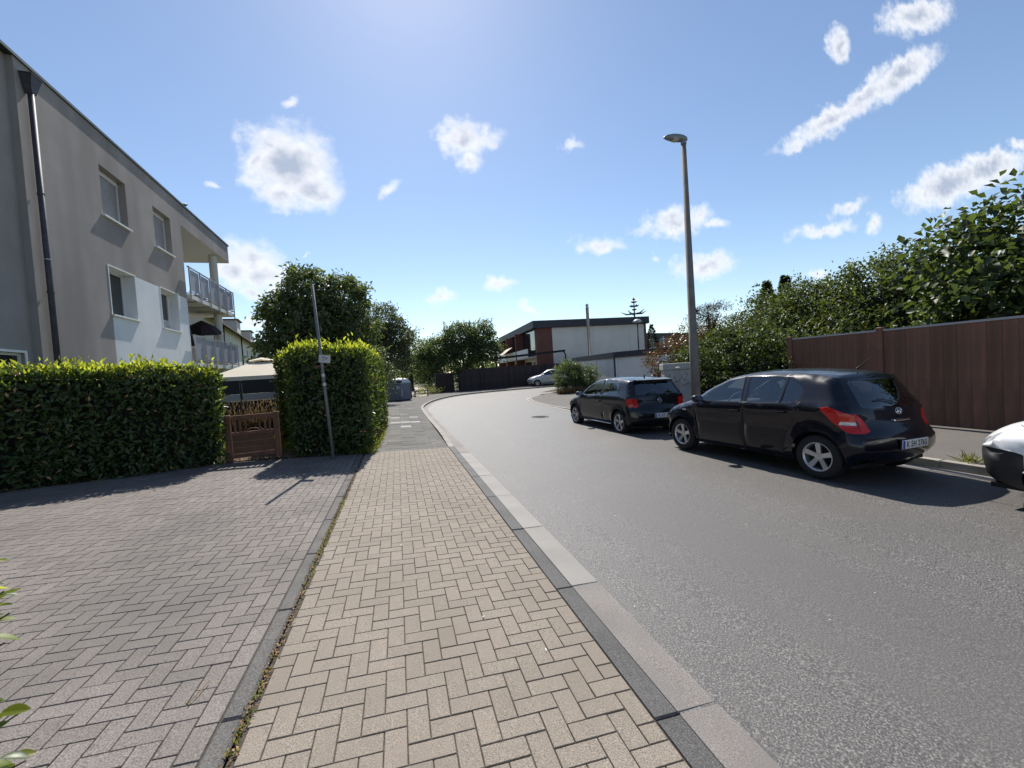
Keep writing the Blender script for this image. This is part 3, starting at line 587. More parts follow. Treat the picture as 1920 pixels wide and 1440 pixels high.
# ------------------------------------------------------------------ flat roofed brick house at the bend
hs = thing('flat_roof_house', 'flat roofed house with red brick piers, beige side panels and a dark fascia', 'house', (14.1, 39.9, -.05), rad(-3.6))
PI = math.pi
pn = MB().box(0, 12.2, 0, 18.5, 0, 5.75).build('body', 'beige', hs)
for x0, x1 in ((1.62, 6.1), (6.12, 10.3), (10.32, 12.05)): MB().box(x0, x1, -.03, -.001, 1.0, 5.72).build('panel', 'beige', hs)
MB().box(-.02, 1.6, -.06, .6, 0, 5.75).build('brick_pier', 'brick', hs); MB().box(12.0, 12.25, -.06, .3, 0, 5.75).build('brick_pier', 'brick', hs)
MB().box(-.45, 12.5, -.35, 19, 5.76, 6.5).build('fascia', 'fascia', hs)
for k, y in enumerate((.65, 6.2, 11.8)):       # flat dark panels for shaded upper loggias, white parapets on the left side
    MB().box(-.05, -.001, y+.1, y+5.2, 3.0, 5.75).build('dark_recess_panel', 'pane', hs)
    MB().box(-.9, -.03, y+.1, y+5.2, 2.75, 2.9).build('balcony_floor', 'ceiling', hs); MB().box(-.92, -.84, y+.1, y+5.2, 2.9, 3.75).build('balcony_parapet', 'white', hs)
    MB().box(-.95, -.02, y+5.2, y+5.55, 0, 5.75).build('brick_pier', 'brick', hs)
    MB().box(-.06, -.002, y+.6, y+4.6, .2, 2.4).build('terrace_window', 'pane', hs)
aw = MB(); aw.add([(-.9, 8.0, 4.4), (-2.6, 8.0, 3.2), (-2.6, 11.5, 3.2), (-.9, 11.5, 4.4)], [(0, 1, 2, 3)]); aw.build('awning', 'canvas', hs)
ch = thing('flue_pipe', 'tall shiny steel flue pipe standing in front of the beige house wall', 'chimney', (18.75, 37.6, -.05))
MB().lathe([(.15, 0), (.15, 7.3), (.17, 7.32), (.17, 7.4), (.13, 7.45), (.13, 7.62), (.19, 7.64), (.0, 7.8)], 16).build('pipe', 'steel', ch, True)
for z in (2.6, 4.4, 6.0): MB().lathe([(.152, z), (.17, z), (.17, z+.05), (.152, z+.05)], 16).build('clamp', 'rail', ch)
# pergola bracket left of the wall
pg = thing('pergola', 'dark pergola beam with curved brace beside the brick house', 'pergola', (12.6, 38.4, -.05))
b_ = MB(); b_.bar((-3.5, 0, 2.85), (3.6, -.6, 3.25), .16, .2); b_.build('beam', 'black', pg); MB().tube([(3.4, -.6, 3.2), (3.62, -.6, 2.9), (3.65, -.6, 0)], .07, 8).build('post', 'black', pg); MB().tube([(-3.3, 0, 2.85), (-3.3, 0, 0)], .07, 8).build('post', 'black', pg)
# second house
h2 = thing('flat_roof_house', 'second flat roofed brick house half hidden behind the red tipped shrub', 'house', (33, 50.5, -.05), rad(14))
MB().box(0, 16, 0, 9, 0, 4.9).build('body', 'brick', h2); MB().box(-.4, 16.4, -.4, 9.4, 4.91, 5.6).build('fascia', 'fascia', h2)
for k in range(4):
    MB().box(.6+k*4, 3.4+k*4, -.04, -.001, 3.0, 4.9).build('dark_recess_panel', 'pane', h2); MB().box(.5+k*4, 3.5+k*4, -.8, -.05, 2.7, 3.6).build('balcony_parapet', 'beige', h2); MB().box(3.6+k*4, 3.9+k*4, -.8, -.02, 0, 4.9).build('pier', 'beige', h2)  # dark panels on the wall stand for the shade inside the loggias
# garages
ga = thing('garage_block', 'low pale grey garage block with dark roof edge behind the round bush', 'garage', (0, 0, 0))
GP = [(14.45, 32.1), (13.1, 22.9), (14.75, 17.6), (21, 19.5), (20.5, 33)]
MB().prism(GP, -.3, 1.96).build('wall', 'garage', ga)
cen = Vector((16.7, 25))
MB().prism([tuple(Vector(p)+(Vector(p)-cen).normalized()*.14) for p in GP], 1.962, 2.3).build('roof_edge', 'fascia', ga)
def between(p, q, t): return Vector(p)+(Vector(q)-Vector(p))*t
def onwall(p, q, t0, t1, z0, z1, d, name, mat, par):
    a, b = between(p, q, t0), between(p, q, t1); n = Vector((-(b-a).y, (b-a).x)).normalized()
    if n.dot(Vector(p)-cen) < 0: n = -n
    mm = MB(); mm.add([(*a, z0), (*b, z0), (*(b+n*d), z0), (*(a+n*d), z0), (*a, z1), (*b, z1), (*(b+n*d), z1), (*(a+n*d), z1)], [(0, 1, 2, 3), (4, 5, 6, 7), (0, 1, 5, 4), (1, 2, 6, 5), (2, 3, 7, 6), (3, 0, 4, 7)]); return mm.build(name, mat, par)
for t in (.05, .36, .67): onwall(GP[1], GP[0], t, t+.28, -.05, 1.9, .03, 'garage_door', 'garage', ga)
onwall(GP[1], GP[2], .02, .05, -.05, 1.95, .05, 'pilaster', 'garage', ga); onwall(GP[1], GP[2], .0, .015, -.05, 1.95, .09, 'downpipe', 'zinc', ga)
for t in (.1, .55): onwall(GP[1], GP[2], t, t+.4, -.05, 1.9, .03, 'garage_door', 'garage', ga)
# globe lamp behind the garages
gl = thing('path_lamp', 'slim dark lamp post with a domed white head behind the garages', 'lamp', (20.2, 31.2, -.05))
MB().tube([(0, 0, 0), (0, 0, 5.05)], [.06, .045], 8).build('post', 'black', gl, True); MB().lathe([(0, 5.35), (.2, 5.3), (.36, 5.17), (.38, 5.1), (.3, 5.04), (.05, 5.0)], 18).build('lamp_head', 'bin_lid', gl, True)
# ------------------------------------------------------------------ fences, gate, posts, street furniture
def board_fence(name, label, p, q, zb, zt, bw, th, bmat, pmat, span, post=.1, railz=(), cap=True, gap=.004, group=None, posts=None):
    p, q = Vector(p), Vector(q); Ln = (q-p).length; t = thing(name, label, 'fence', (p.x, p.y, 0), math.atan2((q-p).y, (q-p).x), group)
    n = max(1, round(Ln/span)); sp = Ln/n; cache = {}
    ps_ = posts or [k*sp for k in range(n+1)]
    for v in ps_:
        o = MB().cbox(-post/2, post/2, -post/2, post/2, 0, zt+.07-zb, .015).build('post', pmat, t); o.location = (v, 0, zb)
    for v, v2 in zip(ps_[:-1], ps_[1:]):
        a = v+post/2+.012; w = v2-v-post-.024; nb = max(1, round(w/bw)); b = w/nb
        for i in range(nb):
            if 'b' not in cache or abs(cache['bw']-b) > 1e-4: cache['b'] = MB().cbox(0, b-gap, -th/2, th/2, 0, zt-zb-.05, .002).mesh('board', bmat); cache['bw'] = b
            o = link('board', cache['b'], t); o.location = (a+i*b, random.gauss(0, .002), zb+.03)
        if cap: MB().box(a, a+w, -th, th, zt-.02, zt+.02).build('top_rail', 'rail' if cap == 'metal' else pmat, t)
        for z in railz: MB().box(a, a+w, th/2+.002, th/2+.04, z-.04, z+.04).build('rail', pmat, t)
    return t
board_fence('board_fence', 'tall red brown board fence behind the parked black cars', (10.05, 8.45), (9.95, .3), -.03, 1.93, .2, .03, 'fence', 'fence', 2.16, .11, cap='metal', posts=[0, 2.1, 5.4, 8.1])
# dark fence at the bend, with a concrete post and a lower piece by the path
board_fence('board_fence', 'long dark brown board fence along the bend in front of the flat roofed house', (5.3, 36.4), (22, 37.0), 0, 1.95, .26, .03, 'fence_dark', 'fence_dark', 2.1, .12, railz=(.5, 1.5))
board_fence('board_fence', 'short dark board fence beside the sandy path under the cherry tree', (3.35, 37.3), (4.9, 36.6), 0, 1.7, .2, .03, 'fence_dark', 'pole', 1.7, .07)
for x, y, lab in ((1.3, 32.3, 'wooden bollard right beside the grey recycling container'), (2.3, 32.8, 'wooden bollard at the edge of the sandy path')):
    t = thing('bollard', lab, 'bollard', (x, y, .0)); MB().lathe([(.05, 0), (.05, .62), (.045, .66), (0, .68)], 12).build('post', 'wood', t, True); MB().lathe([(.0515, .5), (.0515, .58)], 12).build('band', 'white', t, True)
# slat fence beside the slab footway
t = thing('slat_fence', 'low dark slatted fence between the tall hedge and the grey container', 'fence', (-.74, 16.8, gz(-.7, 20)), 0)
for k in range(5): MB().box(-.04, .04, k*1.9-.04, k*1.9+.04, 0, 1.5).build('post', 'anthracite', t)
cs = None
for j in range(4):
    for i in range(8):
        if cs is None: cs = MB().cbox(-.015, .015, 0, 1.8, 0, .14, .003).mesh('slat', 'bin')
        o = link('slat', cs, t); o.location = (0, j*1.9+.05, .1+i*.17)
# garden gate
def gate():
    a, b = Vector((-3.18, 9.26)), Vector((-2.36, 9.40)); Ln = (b-a).length
    t = thing('garden_gate', 'low brown wooden garden gate with an open lattice top between two hedges', 'gate', (a.x, a.y, gz(-2.8, 9.3)+.03), math.atan2((b-a).y, (b-a).x))
    for x in (0, Ln): MB().cbox(x-.05, x+.05, -.05, .05, 0, .92, .015).build('post', 'wood', t)
    MB().box(.06, Ln-.06, -.03, .03, .82, .90).build('top_rail', 'wood', t); MB().box(.06, Ln-.06, -.025, .025, .5, .57).build('middle_rail', 'wood', t); MB().box(.06, Ln-.06, -.025, .025, .06, .14).build('bottom_rail', 'wood', t)
    for k in range(3): MB().cbox(.06, Ln-.06, -.012, .012, .145+k*.118, .145+k*.118+.114, .003).build('board', 'wood', t)
    for x in (.12, .2, Ln-.2, Ln-.12): MB().box(x-.018, x+.018, -.012, .012, .57, .82).build('slat', 'wood', t)
    c = Ln/2
    for s in (-1, 1):
        MB().tube([(c+s*.16*math.cos(u)*0+s*(.17-.06*math.cos(u*1.2)), 0, .695+.125*math.sin(u)) for u in np.linspace(-1.5, 1.5, 9)], .017, 6).build('curved_slat', 'wood', t, True)
        MB().tube([(c+.12*math.sin(u), 0, .695+s*(.118-.045*math.cos(u*1.1))) for u in np.linspace(-1.4, 1.4, 9)], .015, 6).build('curved_slat', 'wood', t, True)
gate()
# leaning sign post
sp = thing('sign_post', 'slightly leaning steel post with a small white plate in front of the tall hedge', 'sign post', (-1.27, 8.94, gz(-1.27, 8.94)))
top = Vector((-.14, .0, 3.5)); MB().tube([(0, 0, 0), top], [.031, .027], 12).build('post', 'pole', sp, True)
c_ = top*(2.02/3.5); pl = MB(); pl.box(-.005, .22, -.006, .006, -.07, .08); po = pl.build('sign_plate', 'rail', sp); po.location = c_+Vector((-.03, -.045, 0)); po.rotation_euler = (0, .13, -.25)
for x0, x1, z0, z1 in ((.06, .1, .02, .05), (.12, .16, .0, .035), (.07, .1, -.03, -.005)): MB().box(x0, x1, -.009, -.0065, z0, z1).build('print', 'bin', po)
o = MB().box(-.12, .0, -.02, .02, -.02, .02).build('clamp_arm', 'wood', sp); o.location = c_+Vector((-.0, -.0, -.15))
for z in (1.66, 1.48): MB().lathe([(.0365, z), (.0385, z), (.0385, z+.06), (.0365, z+.06)], 12, at=(-.14*z/3.5, 0, 0)).build('sticker', 'rail', sp)
# recycling container
rc = thing('recycling_container', 'grey hexagonal recycling container with pale lid on the slab footway', 'container', (.12, 29.0, -.03), rad(10))
def hexa(r, k=6, a0=PI/6, sy=.8): return [(r*math.cos(a0+i*2*PI/k), r*sy*math.sin(a0+i*2*PI/k)) for i in range(k)]
def hloft(rows, mat, name, par):
    m = MB(); n = 6; V = [(x, y, z) for r, z in rows for x, y in hexa(r)]
    m.add(V, [(i*n+k, i*n+(k+1) % n, (i+1)*n+(k+1) % n, (i+1)*n+k) for i in range(len(rows)-1) for k in range(n)]+[tuple(range((len(rows)-1)*n, len(rows)*n))]); return m.build(name, mat, par, bevel=.03)
hloft([(.82, 0), (.82, .1), (.8, .12)], 'black', 'base', rc); hloft([(.84, .12), (.87, .35), (.87, 1.15), (.83, 1.25)], 'bin', 'body', rc)
ld = hloft([(.88, 1.22), (.88, 1.28), (.66, 1.5), (.3, 1.58), (.08, 1.6)], 'bin_lid', 'lid', rc)
for a in (-PI/2,): MB().box(-.22, .1, -.74, -.6, 1.27, 1.4).build('throw_hole', 'black', ld)
MB().box(-.28, .08, -.705, -.69, .85, 1.08).build('sticker', 'sticker', rc); MB().box(-.05, .14, -.705, -.69, .35, .82).build('sticker', 'sticker', rc)
for i in range(6):
    x, y = hexa(.885)[i]; MB().tube([(x, y, .12), (x, y, 1.22)], .035, 6).build('corner_rib', 'bin', rc)
# tall street lamp
sl_ = thing('street_lamp', 'tall tapered concrete street lamp with a flat lantern behind the black cars', 'street lamp', (7.74, 9.3, -.09), rad(-12))
MB().tube([(0, 0, 0), (0, 0, 2.2), (0, 0, 2.21), (0, 0, 7.35)], [.125, .112, .105, .058], 16).build('mast', 'concrete', sl_, True)
hd = MB(); rows = [(-.2, .03, .05), (-.17, .055, .085), (-.08, .085, .115), (.05, .11, .125), (.2, .11, .115), (.34, .08, .08), (.43, .03, .025)]; V = []; n = 14
for x, w, h in rows:
    for k in range(n): a = 2*PI*k/n; V.append((-x-.1+.0, w*math.cos(a), (h if math.sin(a) > 0 else h*.55)*math.sin(a)))
hd.add(V, [(i*n+k, (i+1)*n+k, (i+1)*n+(k+1) % n, i*n+(k+1) % n) for i in range(len(rows)-1) for k in range(n)]+[tuple(range(n)), tuple(range(6*n, 7*n))[::-1]])
ho = hd.build('lantern', 'lamp', sl_, True); ho.location = (.0, 0, 7.43); ho.rotation_euler = (0, .12, 0)
MB().lathe([(0, -.075), (.07, -.065), (.11, -.045), (.12, -.03)], 16, at=(-.22, 0, 0)).build('lens', 'lens', ho, True)
MB().tube([(0, 0, 7.3), (0, 0, 7.42)], .07, 12).build('socket', 'lamp', sl_, True)
MB().box(-.055, .055, -.118, -.1, .5, .95).build('service_door', 'concrete', sl_)
# junction cabinet
jc = thing('junction_cabinet', 'grey metal junction cabinet with dark graffiti beside the lamp mast', 'cabinet', (8.05, 11.05, -.08), rad(-22))
MB().box(0, .88, 0, .42, 0, .12).build('plinth', 'concrete', jc); MB().box(.01, .87, .01, .41, .121, 1.36).build('housing', 'cabinet', jc, bevel=.01)
MB().box(-.03, .91, -.03, .45, 1.361, 1.56).build('cap', 'cabinet', jc, bevel=.015); MB().box(.02, .43, .0, .009, .15, 1.34).build('door', 'cabinet', jc); MB().box(.44, .86, .0, .009, .15, 1.34).build('door', 'cabinet', jc)
MB().box(.33, .45, -.045, -.031, 1.42, 1.45).build('handle', 'chrome', jc)
gp = [[(.06, .9), (.16, 1.24), (.22, 1.02), (.3, 1.18), (.36, .95)], [(.1, .92), (.42, 1.0), (.5, 1.12)], [(.5, 1.2), (.6, 1.0), (.7, 1.2), (.62, 1.24)], [(.55, .86), (.72, .95), (.8, .82)]]
for g_ in gp: MB().tube([(x, -.004, z) for x, z in g_], .007, 5).build('graffiti', 'graffiti', jc)
# party tent and privacy screen behind the gate
pt = thing('party_tent', 'beige pop-up party tent behind the gap between the hedges', 'tent', (-4.65, 17.0, gz(-4.65, 17)), rad(14))
m = MB(); h = 1.5; V = [(-h, -h, 1.78), (h, -h, 1.78), (h, h, 1.78), (-h, h, 1.78), (-.32, -.32, 2.28), (.32, -.32, 2.28), (.32, .32, 2.28), (-.32, .32, 2.28)]
m.add(V, [(0, 1, 5, 4), (1, 2, 6, 5), (2, 3, 7, 6), (3, 0, 4, 7)]); m.build('canopy', 'canvas', pt)
m = MB(); m.add([(-.38, -.38, 2.33), (.38, -.38, 2.33), (.38, .38, 2.33), (-.38, .38, 2.33), (0, 0, 2.47), (0, -.38, 2.38), (.38, 0, 2.38), (0, .38, 2.38), (-.38, 0, 2.38)], [(0, 5, 4, 8), (5, 1, 6, 4), (4, 6, 2, 7), (8, 4, 7, 3)]); m.build('vent_cap', 'canvas', pt)
for k in range(4):
    a, b = V[k], V[(k+1) % 4]; mm = MB(); N_ = 8
    mm.add([(a[0]+(b[0]-a[0])*i/N_, a[1]+(b[1]-a[1])*i/N_, z) for z in (1.782, 1.6) for i in range(N_+1)], [(i, i+1, N_+2+i, N_+1+i) for i in range(N_)]); mm.build('valance', 'canvas', pt)
    MB().tube([(a[0], a[1], 0), (a[0], a[1], 1.78)], .025, 8).build('leg', 'rail', pt)
ps = thing('privacy_screen', 'black privacy fence with one grey stripe behind the gate', 'fence', (-5.6, 14.35, gz(-4.5, 14.6)), math.atan2(.75, 3.6))
for i in range(4):
    x = i*1.02
    MB().box(x-.03, x+.03, -.03, .03, 0, 1.62).build('post', 'anthracite', ps)
    for j, (z0, z1, mt) in enumerate(((.04, .5, 'anthracite'), (.505, .98, 'anthracite'), (.985, 1.2, 'screen_light'), (1.205, 1.6, 'anthracite'))):
        MB().box(x+.035, x+.985, -.01, .01, z0, z1).build('screen_strip', mt, ps)
    MB().box(x+.03, x+.99, -.02, .02, 1.6, 1.63).build('rail', 'anthracite', ps)
# ------------------------------------------------------------------ hedges
def hedge_pts(p, q, th, zb0, zb1, h0, h1, dens, faces='ftrl', wob=.05):
    p, q = np.array(p, float), np.array(q, float); d = q-p; Ln = np.linalg.norm(d); d /= Ln; nb = np.array([-d[1], d[0]])   # nb = backwards
    P, Nn = [], []
    def add(n, fn):
        a, b = RNG.random(n), RNG.random(n); pt, nm = fn(a, b); P.append(pt); Nn.append(np.broadcast_to(nm, pt.shape))
    zt = lambda a: (zb0+h0)*(1-a)+(zb1+h1)*a; zb = lambda a: zb0*(1-a)+zb1*a
    def pos(a, t, z): xy = p+np.outer(a*Ln, d)+np.outer(t, nb); return np.column_stack([xy, z])
    H = (h0+h1)/2
    if 'f' in faces: add(int(dens*Ln*H), lambda a, b: (pos(a, 0*a+.04*np.sin(a*Ln*2.1+b*3)+.045*np.sin(b*6+a*Ln*3.1), zb(a)-.02+(zt(a)-zb(a)+.02)*b), np.array([-nb[0], -nb[1], 0])))
    if 'k' in faces: add(int(dens*.5*Ln*H), lambda a, b: (pos(a, 0*a+th, zb(a)+.05+(zt(a)-zb(a)-.05)*b), np.array([nb[0], nb[1], 0])))
    if 't' in faces: add(int(dens*1.2*Ln*th), lambda a, b: (pos(a, b*th, zt(a)+wob*np.sin(a*Ln*3.3+b*2)*.6+.05*np.sin(a*Ln*1.3+b*3)), np.array([0, 0, 1.])))
    if 'l' in faces: add(int(dens*th*H), lambda a, b: (pos(0*a, a*th, zb0+.05+(h0-.05)*b), np.array([-d[0], -d[1], 0])))
    if 'r' in faces: add(int(dens*th*H), lambda a, b: (pos(0*a+1, a*th, zb1+.05+(h1-.05)*b), np.array([d[0], d[1], 0])))
    return np.concatenate(P), np.concatenate(Nn), (p, q, d, nb, Ln, zt)
def hedge(name, label, segs, dens=420, ln=.105, wd=.042, tips=1.0):
    t = thing(name, label, 'hedge', (segs[0][0][0], segs[0][0][1], 0)); O = np.array([segs[0][0][0], segs[0][0][1], 0])
    AP, AN, TP = [], [], []
    core = MB()
    for (p, q, th, zb0, zb1, h0, h1, faces) in segs:
        P, Nn, (pp, qq, d, nb, Ln, zt) = hedge_pts(p, q, th, zb0, zb1, h0, h1, dens, faces); AP.append(P-O); AN.append(Nn)
        k = int(Ln*th*620*tips); a, b = RNG.random(k), RNG.random(k); xy = pp+np.outer(a*Ln, d)+np.outer(b*th, nb)
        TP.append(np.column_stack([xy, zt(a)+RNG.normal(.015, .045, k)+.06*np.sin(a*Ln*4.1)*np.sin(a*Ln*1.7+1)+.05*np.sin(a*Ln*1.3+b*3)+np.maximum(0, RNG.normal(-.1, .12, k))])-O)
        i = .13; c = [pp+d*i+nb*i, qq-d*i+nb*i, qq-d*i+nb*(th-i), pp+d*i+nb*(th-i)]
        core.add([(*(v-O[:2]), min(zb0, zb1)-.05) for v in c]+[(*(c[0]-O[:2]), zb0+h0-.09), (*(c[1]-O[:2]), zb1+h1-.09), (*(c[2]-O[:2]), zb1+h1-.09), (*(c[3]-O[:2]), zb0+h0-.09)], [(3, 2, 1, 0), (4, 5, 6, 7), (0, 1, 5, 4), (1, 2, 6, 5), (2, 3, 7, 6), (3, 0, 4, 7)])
        for s_ in range(int(Ln/.45)):
            xy = pp+d*(.2+s_*.45+random.random()*.2)+nb*(.25+random.random()*.2)-O[:2]
            MB().tube([(xy[0], xy[1], min(zb0, zb1)-.05), (xy[0]+random.gauss(0, .03), xy[1], zb0+.45)], [.022, .016], 6).build('stem', 'bark', t)
    P = np.concatenate(AP); Nn = np.concatenate(AN); n = len(P)
    P = P-Nn*(RNG.random((n, 1))**2*.16-.03); nn = Nn+rdir(n)*.75; D = rdir(n)+np.array([0, 0, .55])-Nn*.1+Nn*RNG.random((n, 1))*.5
    sc = RNG.uniform(.7, 1.2, n)
    o = link('foliage', leaf_mesh('foliage', P, D, nn, ln*sc, wd*sc, 'hedge'), t); o['kind'] = 'stuff'
    k = n//45; dd = RNG.choice(n, k, False); o = link('dead_leaves', leaf_mesh('dead_leaves', P[dd]+Nn[dd]*.05, rdir(k), nn[dd], ln*.8, wd*.8, 'litter'), t); o['kind'] = 'stuff'
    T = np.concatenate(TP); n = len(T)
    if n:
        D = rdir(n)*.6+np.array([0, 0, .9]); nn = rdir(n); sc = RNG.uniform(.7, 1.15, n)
        o = link('sunlit_shoots', leaf_mesh('sunlit_shoots', T, D, nn, ln*.95*sc, wd*.9*sc, 'hedge_sunlit'), t); o['kind'] = 'stuff'  # top shoots get the leaf colour with sunlight mixed in
    core.build('dark_core', 'twig', t); return t  # solid dark block stands in for the shaded inside
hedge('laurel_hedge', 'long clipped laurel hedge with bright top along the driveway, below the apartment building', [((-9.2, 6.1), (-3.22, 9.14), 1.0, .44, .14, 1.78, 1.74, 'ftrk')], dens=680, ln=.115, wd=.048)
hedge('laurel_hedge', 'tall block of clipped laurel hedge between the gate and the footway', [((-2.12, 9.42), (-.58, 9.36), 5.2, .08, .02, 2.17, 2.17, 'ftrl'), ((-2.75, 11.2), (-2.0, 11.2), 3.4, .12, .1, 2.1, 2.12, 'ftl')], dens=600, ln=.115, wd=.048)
# ------------------------------------------------------------------ trees and shrubs
def foliage(blobs, ncl, per, csig, flat=.75, shell=.55):
    vol = np.array([b[3]*b[4]*b[5] for b in blobs]); vol = vol**.8; pick = RNG.choice(len(blobs), ncl, p=vol/vol.sum())
    B = np.array(blobs)[pick]; u = rdir(ncl); r = shell+(1-shell)*RNG.random(ncl)**.6
    r *= 1+.14*RNG.normal(size=ncl); c = B[:, :3]+u*r[:, None]*B[:, 3:]
    P = np.repeat(c, per, 0)+RNG.normal(size=(ncl*per, 3))*np.array([csig, csig, csig*flat]); return c, P, np.repeat(u, per, 0)
def tree(name, label, cat, base, trunk, blobs, ncl, per, csig, ln, wd, mat, group=None, droop=.0, up=.25, nbranch=26, bark='bark', shell=.55, rz=0):
    t = thing(name, label, cat, base, rz, group); c, P, U = foliage(blobs, ncl, per, csig, shell=shell); n = len(P)
    keep = P[:, 2] > .05; P, U = P[keep], U[keep]; n = len(P)
    D = rdir(n)+U*.5+np.array([0, 0, -droop]); nn = rdir(n)+np.array([0, 0, up*3])+U*.4; sc = RNG.uniform(.65, 1.25, n)
    o = link('crown', leaf_mesh('crown', P, D, nn, ln*sc, wd*sc, mat), t); o['kind'] = 'stuff'
    if trunk:
        th, tr, tops = trunk; tops = tops if hasattr(tops, '__len__') else [(0, 0, tops)]
        tk = MB().tube([(0, 0, -.1), (0, 0, th*.35), (tops[0][0]*.25, tops[0][1]*.25, th)], [tr*1.35, tr, tr*.85], 10).build('trunk', bark, t, True)
        for tp in tops:
            mid = [(tp[0]*.45+random.gauss(0, .1), tp[1]*.45, th+(tp[2]-th)*.5)]; MB().tube([(tops[0][0]*.25, tops[0][1]*.25, th*.9), *mid, tp], [tr*.6, tr*.4, tr*.12], 8).build('limb', bark, t, True)
        br = MB()
        for k in range(nbranch):
            e = c[RNG.integers(len(c))]; tp = tops[RNG.integers(len(tops))]; f = random.uniform(.25, .85)
            s = Vector((tp[0]*f, tp[1]*f, th+(tp[2]-th)*f)); e = Vector(e); br.tube([s, s.lerp(e, .5)+Vector((0, 0, .06*(e-s).length)), e], [tr*.2, tr*.11, .008], 5)
        if nbranch: br.build('branches', bark, t, True)
    return t
tree('chestnut_tree', 'large chestnut tree with a broad dark crown behind the tall hedge', 'tree', (-5.1, 32.6, 0), (2.4, .28, [(-.9, 0, 7.6), (1.4, .3, 7.4), (.2, 1.5, 7), (-2, -.5, 5)]),
     [(-.6, 0, 8.2, 1.9, 2.2, 1.7), (1.7, 0, 7.5, 1.8, 2, 1.75), (-2.0, 0, 6.2, 1.9, 2.2, 1.9), (2.2, -.3, 5.2, 1.6, 2, 1.7), (-.2, -.4, 5.2, 2.8, 2.6, 2.2), (-2.7, -.3, 3.7, 1.7, 2, 1.8), (.9, -.3, 3.1, 2.8, 2.4, 1.7)], 1000, 30, .25, .33, .16, 'chestnut', droop=.5, nbranch=60)
tree('linden_tree', 'rounded grey green tree right of the chestnut above the recycling container', 'tree', (-.9, 37.6, 0), (2.2, .22, [(.2, 0, 6.6), (-1.3, 0, 5.6), (1.2, .2, 5)]),
     [(.1, 0, 6.6, 1.7, 1.8, 1.45), (1.1, 0, 5.0, 1.45, 1.8, 1.5), (-1.4, -.3, 5.2, 1.8, 1.9, 1.7), (.2, -.3, 3.4, 2.4, 2, 1.8)], 520, 34, .25, .22, .11, 'maple', droop=.5, nbranch=30)
tree('hazel_bush', 'light leaved overhanging bush right behind the tall hedge', 'bush', (-1.1, 25.5, 0), (1.2, .06, [(.3, 0, 2.8), (-.4, 0, 3.2)]), [(-.2, 0, 2.6, .9, 1, .8), (.45, 0, 1.9, .7, .8, .6), (-.3, 0, 1.2, .9, .9, .9)], 90, 26, .2, .17, .1, 'maple', droop=.6)
tree('background_trees', 'dark tree mass filling the gap behind the recycling container', 'tree', (1.6, 47, 0), (2, .2, [(0, 0, 4.6), (1, 0, 4)]), [(0, 0, 3.8, 2.2, 1.6, 2.4), (-2.6, 0, 3.0, 2, 1.5, 2.6), (2.4, 1, 3.2, 2, 1.5, 2.6)], 360, 26, .3, .24, .12, 'chestnut', droop=.5)
tree('cherry_tree', 'cherry tree with upright leafy shoots behind the dark fence', 'tree', (6.6, 40.2, 0), (1.9, .17, [(-.4, 0, 6.2), (1.5, 0, 6.3), (-2.4, 0, 4.8), (2.6, 0, 5)]),
     [(-.3, 0, 5.1, 1.8, 1.6, 1.35), (1.5, 0, 5.2, 1.6, 1.5, 1.25), (-2.5, 0, 4.0, 1.9, 1.5, 1.25), (2.2, -.2, 3.8, 1.5, 1.5, 1.4), (-.4, -.2, 3.2, 2.6, 1.6, 1.4), (-3.8, .2, 2.8, 1.4, 1.2, 1.4)], 680, 32, .24, .23, .11, 'cherry', droop=.35, nbranch=40)
# upright cherry shoots
t = [o for o in C.objects if o.name == 'cherry_tree'][0]; SP, SD = [], []
for k in range(26):
    b = np.array([random.uniform(-1.8, 2.6), random.uniform(-.6, .6), 5.3]); e = b+np.array([random.gauss(.1, .3), random.gauss(0, .2), random.uniform(.7, 1.55)])
    for q in np.linspace(0, 1, 16):
        for r_ in range(3): SP.append(b+(e-b)*q+RNG.normal(size=3)*.05); SD.append(RNG.normal(size=3)*.8+np.array([0, 0, .35]))
o = link('shoots', leaf_mesh('shoots', np.array(SP), np.array(SD), rdir(len(SP)), .19, .075, 'cherry'), t); o['kind'] = 'stuff'
tree('garden_shrub', 'sunlit green shrub at the left end of the dark fence by the path', 'bush', (2.9, 38.6, 0), (.8, .05, [(0, 0, 1.8)]), [(0, 0, 1.6, .8, .8, 1.1), (-.4, 0, .8, .7, .6, .7), (.9, .3, 2.3, .8, .7, .8)], 90, 24, .17, .15, .08, 'bush', droop=.2)
tree('climbing_plant', 'climbing plant hanging over the joint of the dark fence', 'plant', (5.1, 36.2, 0), (.6, .03, [(.1, .1, 1.7)]), [(0, 0, 1.2, .22, .15, .9), (.25, 0, 2.0, .35, .2, .35)], 40, 18, .1, .12, .08, 'bush', droop=.4, nbranch=6)
tree('roadside_weeds', 'dry weeds growing at the foot of the dark fence by the path', 'weeds', (2.6, 35.0, 0), None, [(-.4, 0, .3, .6, .5, .35), (.6, .3, .25, .7, .4, .3)], 50, 14, .1, .16, .03, 'weed')
tree('oleander_bush', 'round grey green bush on the corner in front of the garages', 'bush', (11.2, 24.7, -.12), (.5, .05, [(0, 0, 1.6), (-.8, 0, 1.4), (.8, 0, 1.3)]), [(-.55, 0, 1.15, .95, .9, .8), (.65, 0, 1.0, .9, .9, .75), (-.3, .3, 1.65, .55, .6, .45), (-.1, -.3, .5, 1.35, .8, .5)], 330, 30, .13, .15, .05, 'bush', up=.1, shell=.35)
